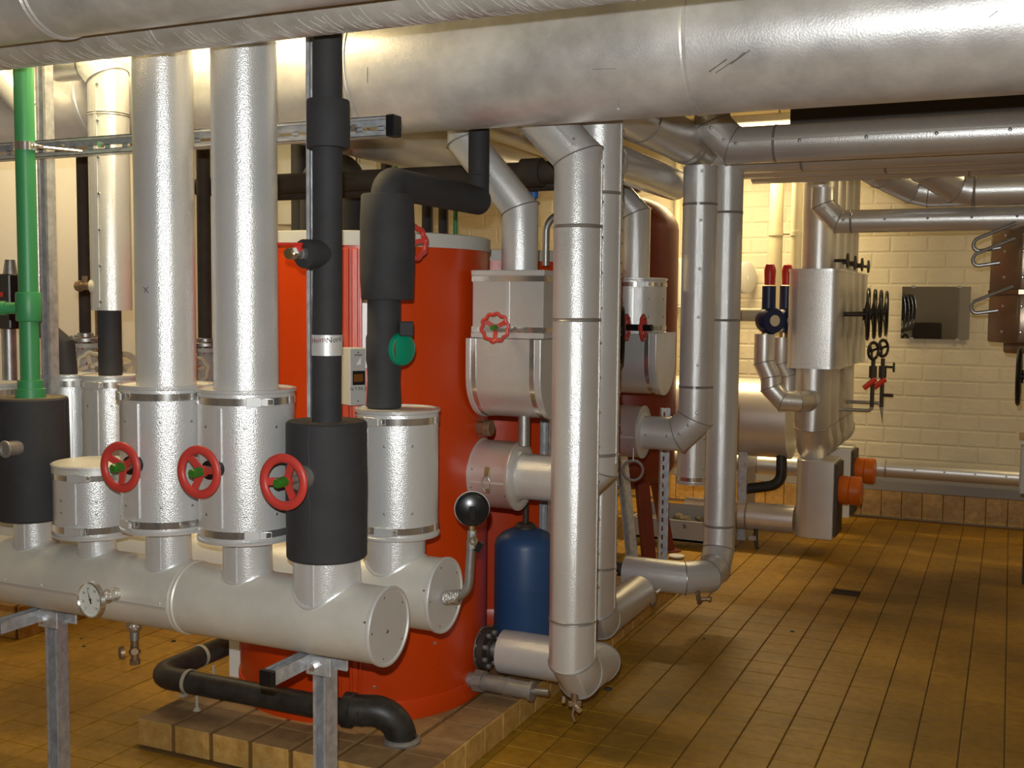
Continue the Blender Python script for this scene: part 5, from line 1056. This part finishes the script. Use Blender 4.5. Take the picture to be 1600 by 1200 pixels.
# ================================================================== LEFT REAR: brown risers, cream wheels, wall cabinet
for k, (u, w, y, vb, lb) in enumerate(((131, 9.5, 3.75, 520, 'dark brown foam riser left of the left twin riser'), (319, 11, 4.15, 528, 'dark brown foam riser seen in the gap between the twin risers'))):
    x, r = vpipe(u - w, u + w, 400, y); zb_ = Z_(u, vb, y)
    b = MB(); b.tube([(x, y, zb_), (x, y, ZC)], r, 22); tag(b.build('foam_riser', 'foam_brown', None), lb, 'pipe', 'brown risers')
    root = thing('flanged_valve', 'grey flanged valve with cream wheel left of the left twin riser' if k == 0 else 'grey flanged valve with cream wheel in the gap of the twin risers', 'valve', (x, y, zb_ - 0.30), 'flanged valves on the left')
    b = MB(); b.cyl((x, y, zb_ - 0.02), (x, y, zb_), r + 0.01, 24); b.cyl((x, y, zb_ - 0.04), (x, y, zb_ - 0.022), 0.075, 28); b.build('upper_flange', 'steel_pipe', root, bevel=0.002)
    b = MB(); b.cyl((x, y, zb_ - 0.066), (x, y, zb_ - 0.046), 0.075, 28); b.lathe([(0.035, -0.066), (0.045, -0.10), (0.06, -0.14), (0.045, -0.20), (0.035, -0.24)], (x, y, zb_), ZA, 24); b.cyl((x, y, zb_ - 0.26), (x, y, zb_ - 0.24), 0.075, 28); b.build('body', 'grey_plate', root)
    for j in range(6): a = j*PI/3; b = MB(); b.cyl((x + 0.06*math.cos(a), y + 0.06*math.sin(a), zb_ - 0.075), (x + 0.06*math.cos(a), y + 0.06*math.sin(a), zb_ - 0.012), 0.008, 6); b.build('bolt', 'chrome', root)
    f = facing(x, y, 10 if k == 0 else -20); b = MB(); b.cyl(V3(x, y, zb_ - 0.14), V3(x, y, zb_ - 0.14) + f*0.12, 0.012, 10); b.build('stem', 'red_paint', root)
    handwheel(root, V3(x, y, zb_ - 0.145) + f*0.13, f, 0.058, m='cream_wheel', hub='cream_wheel', rim=0.010, spokes=4, lobes=8)
    b = MB(); b.tube([(x, y, zb_ - 0.25), (x, y, 0.74)], 0.035, 18); b.build('lower_pipe', 'foam_brown', root)
y = 3.85; x = X_(203, 575, y); root = thing('cream_wheel_valve', 'cream wheel peeking out right of the slim black pipe', 'valve', (x, y, 1.2)); zz = Z_(196, 574, y); f = facing(x, y, 25); handwheel(root, (X_(193, 574, y), y, zz), f, 0.062, m='cream_wheel', hub='cream_wheel', rim=0.010, spokes=4)
b = MB(); b.cyl(V3(X_(193, 574, y), y, zz) - f*0.02, V3(X_(193, 574, y), y, zz) - f*0.2, 0.014, 10); b.cyl(V3(X_(193, 574, y), y, 0.75) - f*0.2, V3(X_(193, 574, y), y, 1.62) - f*0.2, 0.04, 18); b.build('body', 'bronze', root)
# cock at the silver riser
q = at(133, 447, 2.90); root = thing('vent_cock', 'small bronze vent cock with insulated stub on the left silver riser', 'valve', q - ZA*0.03)
b = MB(); b.cyl(q - XA*0.02, q + XA*0.03, 0.014, 12); b.cyl(q - XA*0.035, q - XA*0.018, 0.019, 8); b.cyl(q, q + ZA*0.035, 0.010, 8); b.build('body', 'bronze', root)
b = MB(); b.lathe([(0.012, 0), (0.024, 0.004), (0.028, 0.02), (0.024, 0.04)], q + XA*0.025, XA + YA*0.3, 14); b.build('plaster_stub', 'cream_wheel', root)
# black device at left edge
y = 3.3; root = thing('pump_motor', 'black boxy pump motor with red switch at the left picture edge', 'pump', at(4, 515, y)); x = X_(15, 470, y)
b = MB(); b.b2((x - 0.18, y, Z_(8, 514, y)), (x, y + 0.15, Z_(8, 428, y))); b.build('motor', 'black_plastic', root, bevel=0.005)
b = MB(); b.cyl((x - 0.05, y + 0.05, Z_(8, 430, y)), (x - 0.05, y + 0.05, Z_(8, 405, y)), 0.03, 14, 0.02); b.build('vent', 'steel_pipe', root)
b = MB(); b.box((x - 0.06, y - 0.004, Z_(2, 460, y)), (0.05, 0.01, 0.02)); b.build('switch', 'red_paint', root)
b = MB(); b.cyl((x - 0.09, y + 0.07, 0.80), (x - 0.09, y + 0.07, Z_(8, 512, y)), 0.03, 14); b.build('pipe', 'steel_pipe', root)
# wall cabinet and black risers behind the tank top
y = 5.78; x0, x1 = X_(428, 300, y), X_(562, 300, y); b = MB(); b.b2((x0, y, Z_(500, 350, y)), (x1, y + 0.2, Z_(500, 243, y) + 0.25)); root = tag(b.build('wall_cabinet', 'white_box', None, bevel=0.006), 'cream cabinet hung behind the orange tank top', 'cabinet')
b = MB(); b.b2((x0 + 0.30, y - 0.012, Z_(500, 347, y)), (x1 - 0.02, y, Z_(500, 246, y) + 0.2)); b.build('door', 'white_box', root, bevel=0.003)
for xx in (x0 + 0.13, x1 - 0.13): b = MB(); b.box((xx, y + 0.1, (Z_(500, 243, y) + 0.25 + ZC)/2), (0.05, 0.05, ZC - Z_(500, 243, y) - 0.25)); b.build('hanger', 'galvanised', root)
for u, w, y, lb, m in ((468, 13, 5.6, 'first black riser behind the tank top', 'foam'), (604, 9, 5.7, 'second black riser behind the tank top', 'foam'), (668, 9, 5.75, 'third black riser behind the tank top', 'foam'), (693, 8, 5.9, 'fourth black riser behind the tank top', 'foam'), (618, 4, 5.9, 'thin dark green riser behind the tank top', 'green_pipe'), (712, 4, 5.6, 'thin bright green riser behind the tank top', 'green_pipe')):
    x, r = vpipe(u - w, u + w, 340, y); b = MB(); b.tube([(x, y, 0.0), (x, y, 2.7)], r, 20); tag(b.build('far_riser', m, None), lb, 'pipe', 'risers behind the tank top')
y = 5.2; x, r = vpipe(535, 560, 300, y); zz = Z_(560, 262, y); b = MB(); b.tube(gore([(x - 0.25, y, 0.0), (x - 0.25, y, zz + 0.02), (x + 0.02, y, zz + 0.02), (x + 0.02, y, 0.0)], 0.12, 8), 0.07, 22); tag(b.build('foam_bend', 'foam', None), 'fat black foam return bend behind the slim black riser', 'pipe')
root = thing('blue_cap_valve', 'tiny valve with bright blue cap behind the slanting pale pipe', 'valve', at(834, 318, 4.6)); q = at(834, 300, 4.6); b = MB(); b.cyl(q - ZA*0.03, q + ZA*0.005, 0.022, 14); b.build('cap', 'blue_cap', root); b = MB(); b.cyl(q - ZA*0.42, q - ZA*0.03, 0.012, 10); b.build('body', 'cast_iron', root)
y = 4.45; x = X_(853, 380, y); b = MB(); b.tube(gore([(x, y, TZ - 0.08), (x, y, Z_(853, 345, y)), (x + 0.12, y + 0.1, Z_(853, 335, y) + 0.05)], 0.05, 5), 0.016, 14); tag(b.build('thin_pipe', 'steel_pipe', None), 'thin bent steel pipe rising between slanting pipe and front riser', 'pipe')
# small debris on the floor
for u, v, s, m, lb in ((950, 1077, 0.02, 'ink', 'largest dark crumb, on the floor beside the front riser elbow'), (1238, 987, 0.012, 'ink', 'dark crumb on the open floor nearest the drain grate'), (127, 998, 0.008, 'ink', 'upper of two dark specks on the floor left of the drain cock'), (131, 1010, 0.009, 'ink', 'lower of two dark specks on the floor left of the drain cock'), (271, 1002, 0.012, 'ink', 'dark crumb on the floor between drain cock and waste pipe bend'), (1100, 998, 0.008, 'ink', 'tiny dark speck on the floor between riser elbow and drain grate')):
    p = atz(u, v, 0.0); b = MB(); b.lathe([(0, 0), (s, 0), (s*0.7, s*0.35), (0, s*0.4)], p, ZA, 7); tag(b.build('debris_crumb', m, None), lb, 'debris', 'dark crumbs on the floor')

# guessed cabinet and burner added behind the camera for the wall mirror to reflect
root = thing('mirror_prop_cabinet', 'tall pale cabinet added behind the camera for the wall mirror to reflect', 'cabinet', (-0.62, -1.15, 0))
b = MB(); b.b2((-0.76, -1.3, 0.0), (-0.46, -1.0, 1.95)); b.build('body', 'paint_white', root, bevel=0.006)
b = MB(); b.b2((-0.745, -1.0, 0.05), (-0.475, -0.985, 1.92)); d_ = b.build('door', 'paint_white', root, bevel=0.004)
b = MB(); b.cyl((-0.50, -0.985, 1.05), (-0.50, -0.96, 1.05), 0.012, 12); b.build('knob', 'chrome', d_)
root = thing('mirror_prop_burner', 'dark boxy burner added behind the camera for the wall mirror to reflect', 'burner', (-1.22, -1.1, 0))
b = MB(); b.b2((-1.42, -1.3, 0.45), (-1.0, -0.95, 1.36)); b.build('body', 'cast_iron', root, bevel=0.02, seg=2)
b = MB(); b.cyl((-1.0, -1.12, 0.9), (-0.86, -1.12, 0.9), 0.12, 24); b.build('fan_housing', 'cast_iron', root)
for x in (-1.36, -1.06): b = MB(); b.b2((x - 0.03, -1.25, 0), (x + 0.03, -1.0, 0.46)); b.build('leg', 'black_plastic', root)

# dark cable tray added to darken the slot between flue main and overhead runs
root = thing('slot_filler_tray', 'dark cable tray added to darken the slot above the riveted overhead run', 'cable tray', (1.0, 5.55, 2.45))
xa = X_(1240, 178, 5.5); b = MB(); b.b2((xa, 5.42, 2.452), (2.5, 5.70, 2.458)); b.build('base', 'cast_iron', root)
for y in (5.42, 5.70): b = MB(); b.b2((xa, y - 0.004, 2.452), (2.5, y + 0.004, 2.60)); b.build('side', 'cast_iron', root)
for k in range(4): b = MB(); b.tube([(xa + 0.02, 5.47 + k*0.06, 2.485 + 0.012*(k % 2)), (2.48, 5.47 + k*0.06, 2.485)], 0.02, 10); b.build('cable', 'black_pipe', root)
for k, u in enumerate((1188, 1199, 1211, 1224)):
    y = 8.69; x = X_(u, 182, y); b = MB(); b.tube([(x, y, 2.74), (x, y, ZC)], 0.014, 10); tag(b.build('wall_cable', 'cast_iron', None), ['first', 'second', 'third', 'fourth'][k] + ' dark wall cable from the left, in the slot under the flue main', 'cable', 'wall cables')
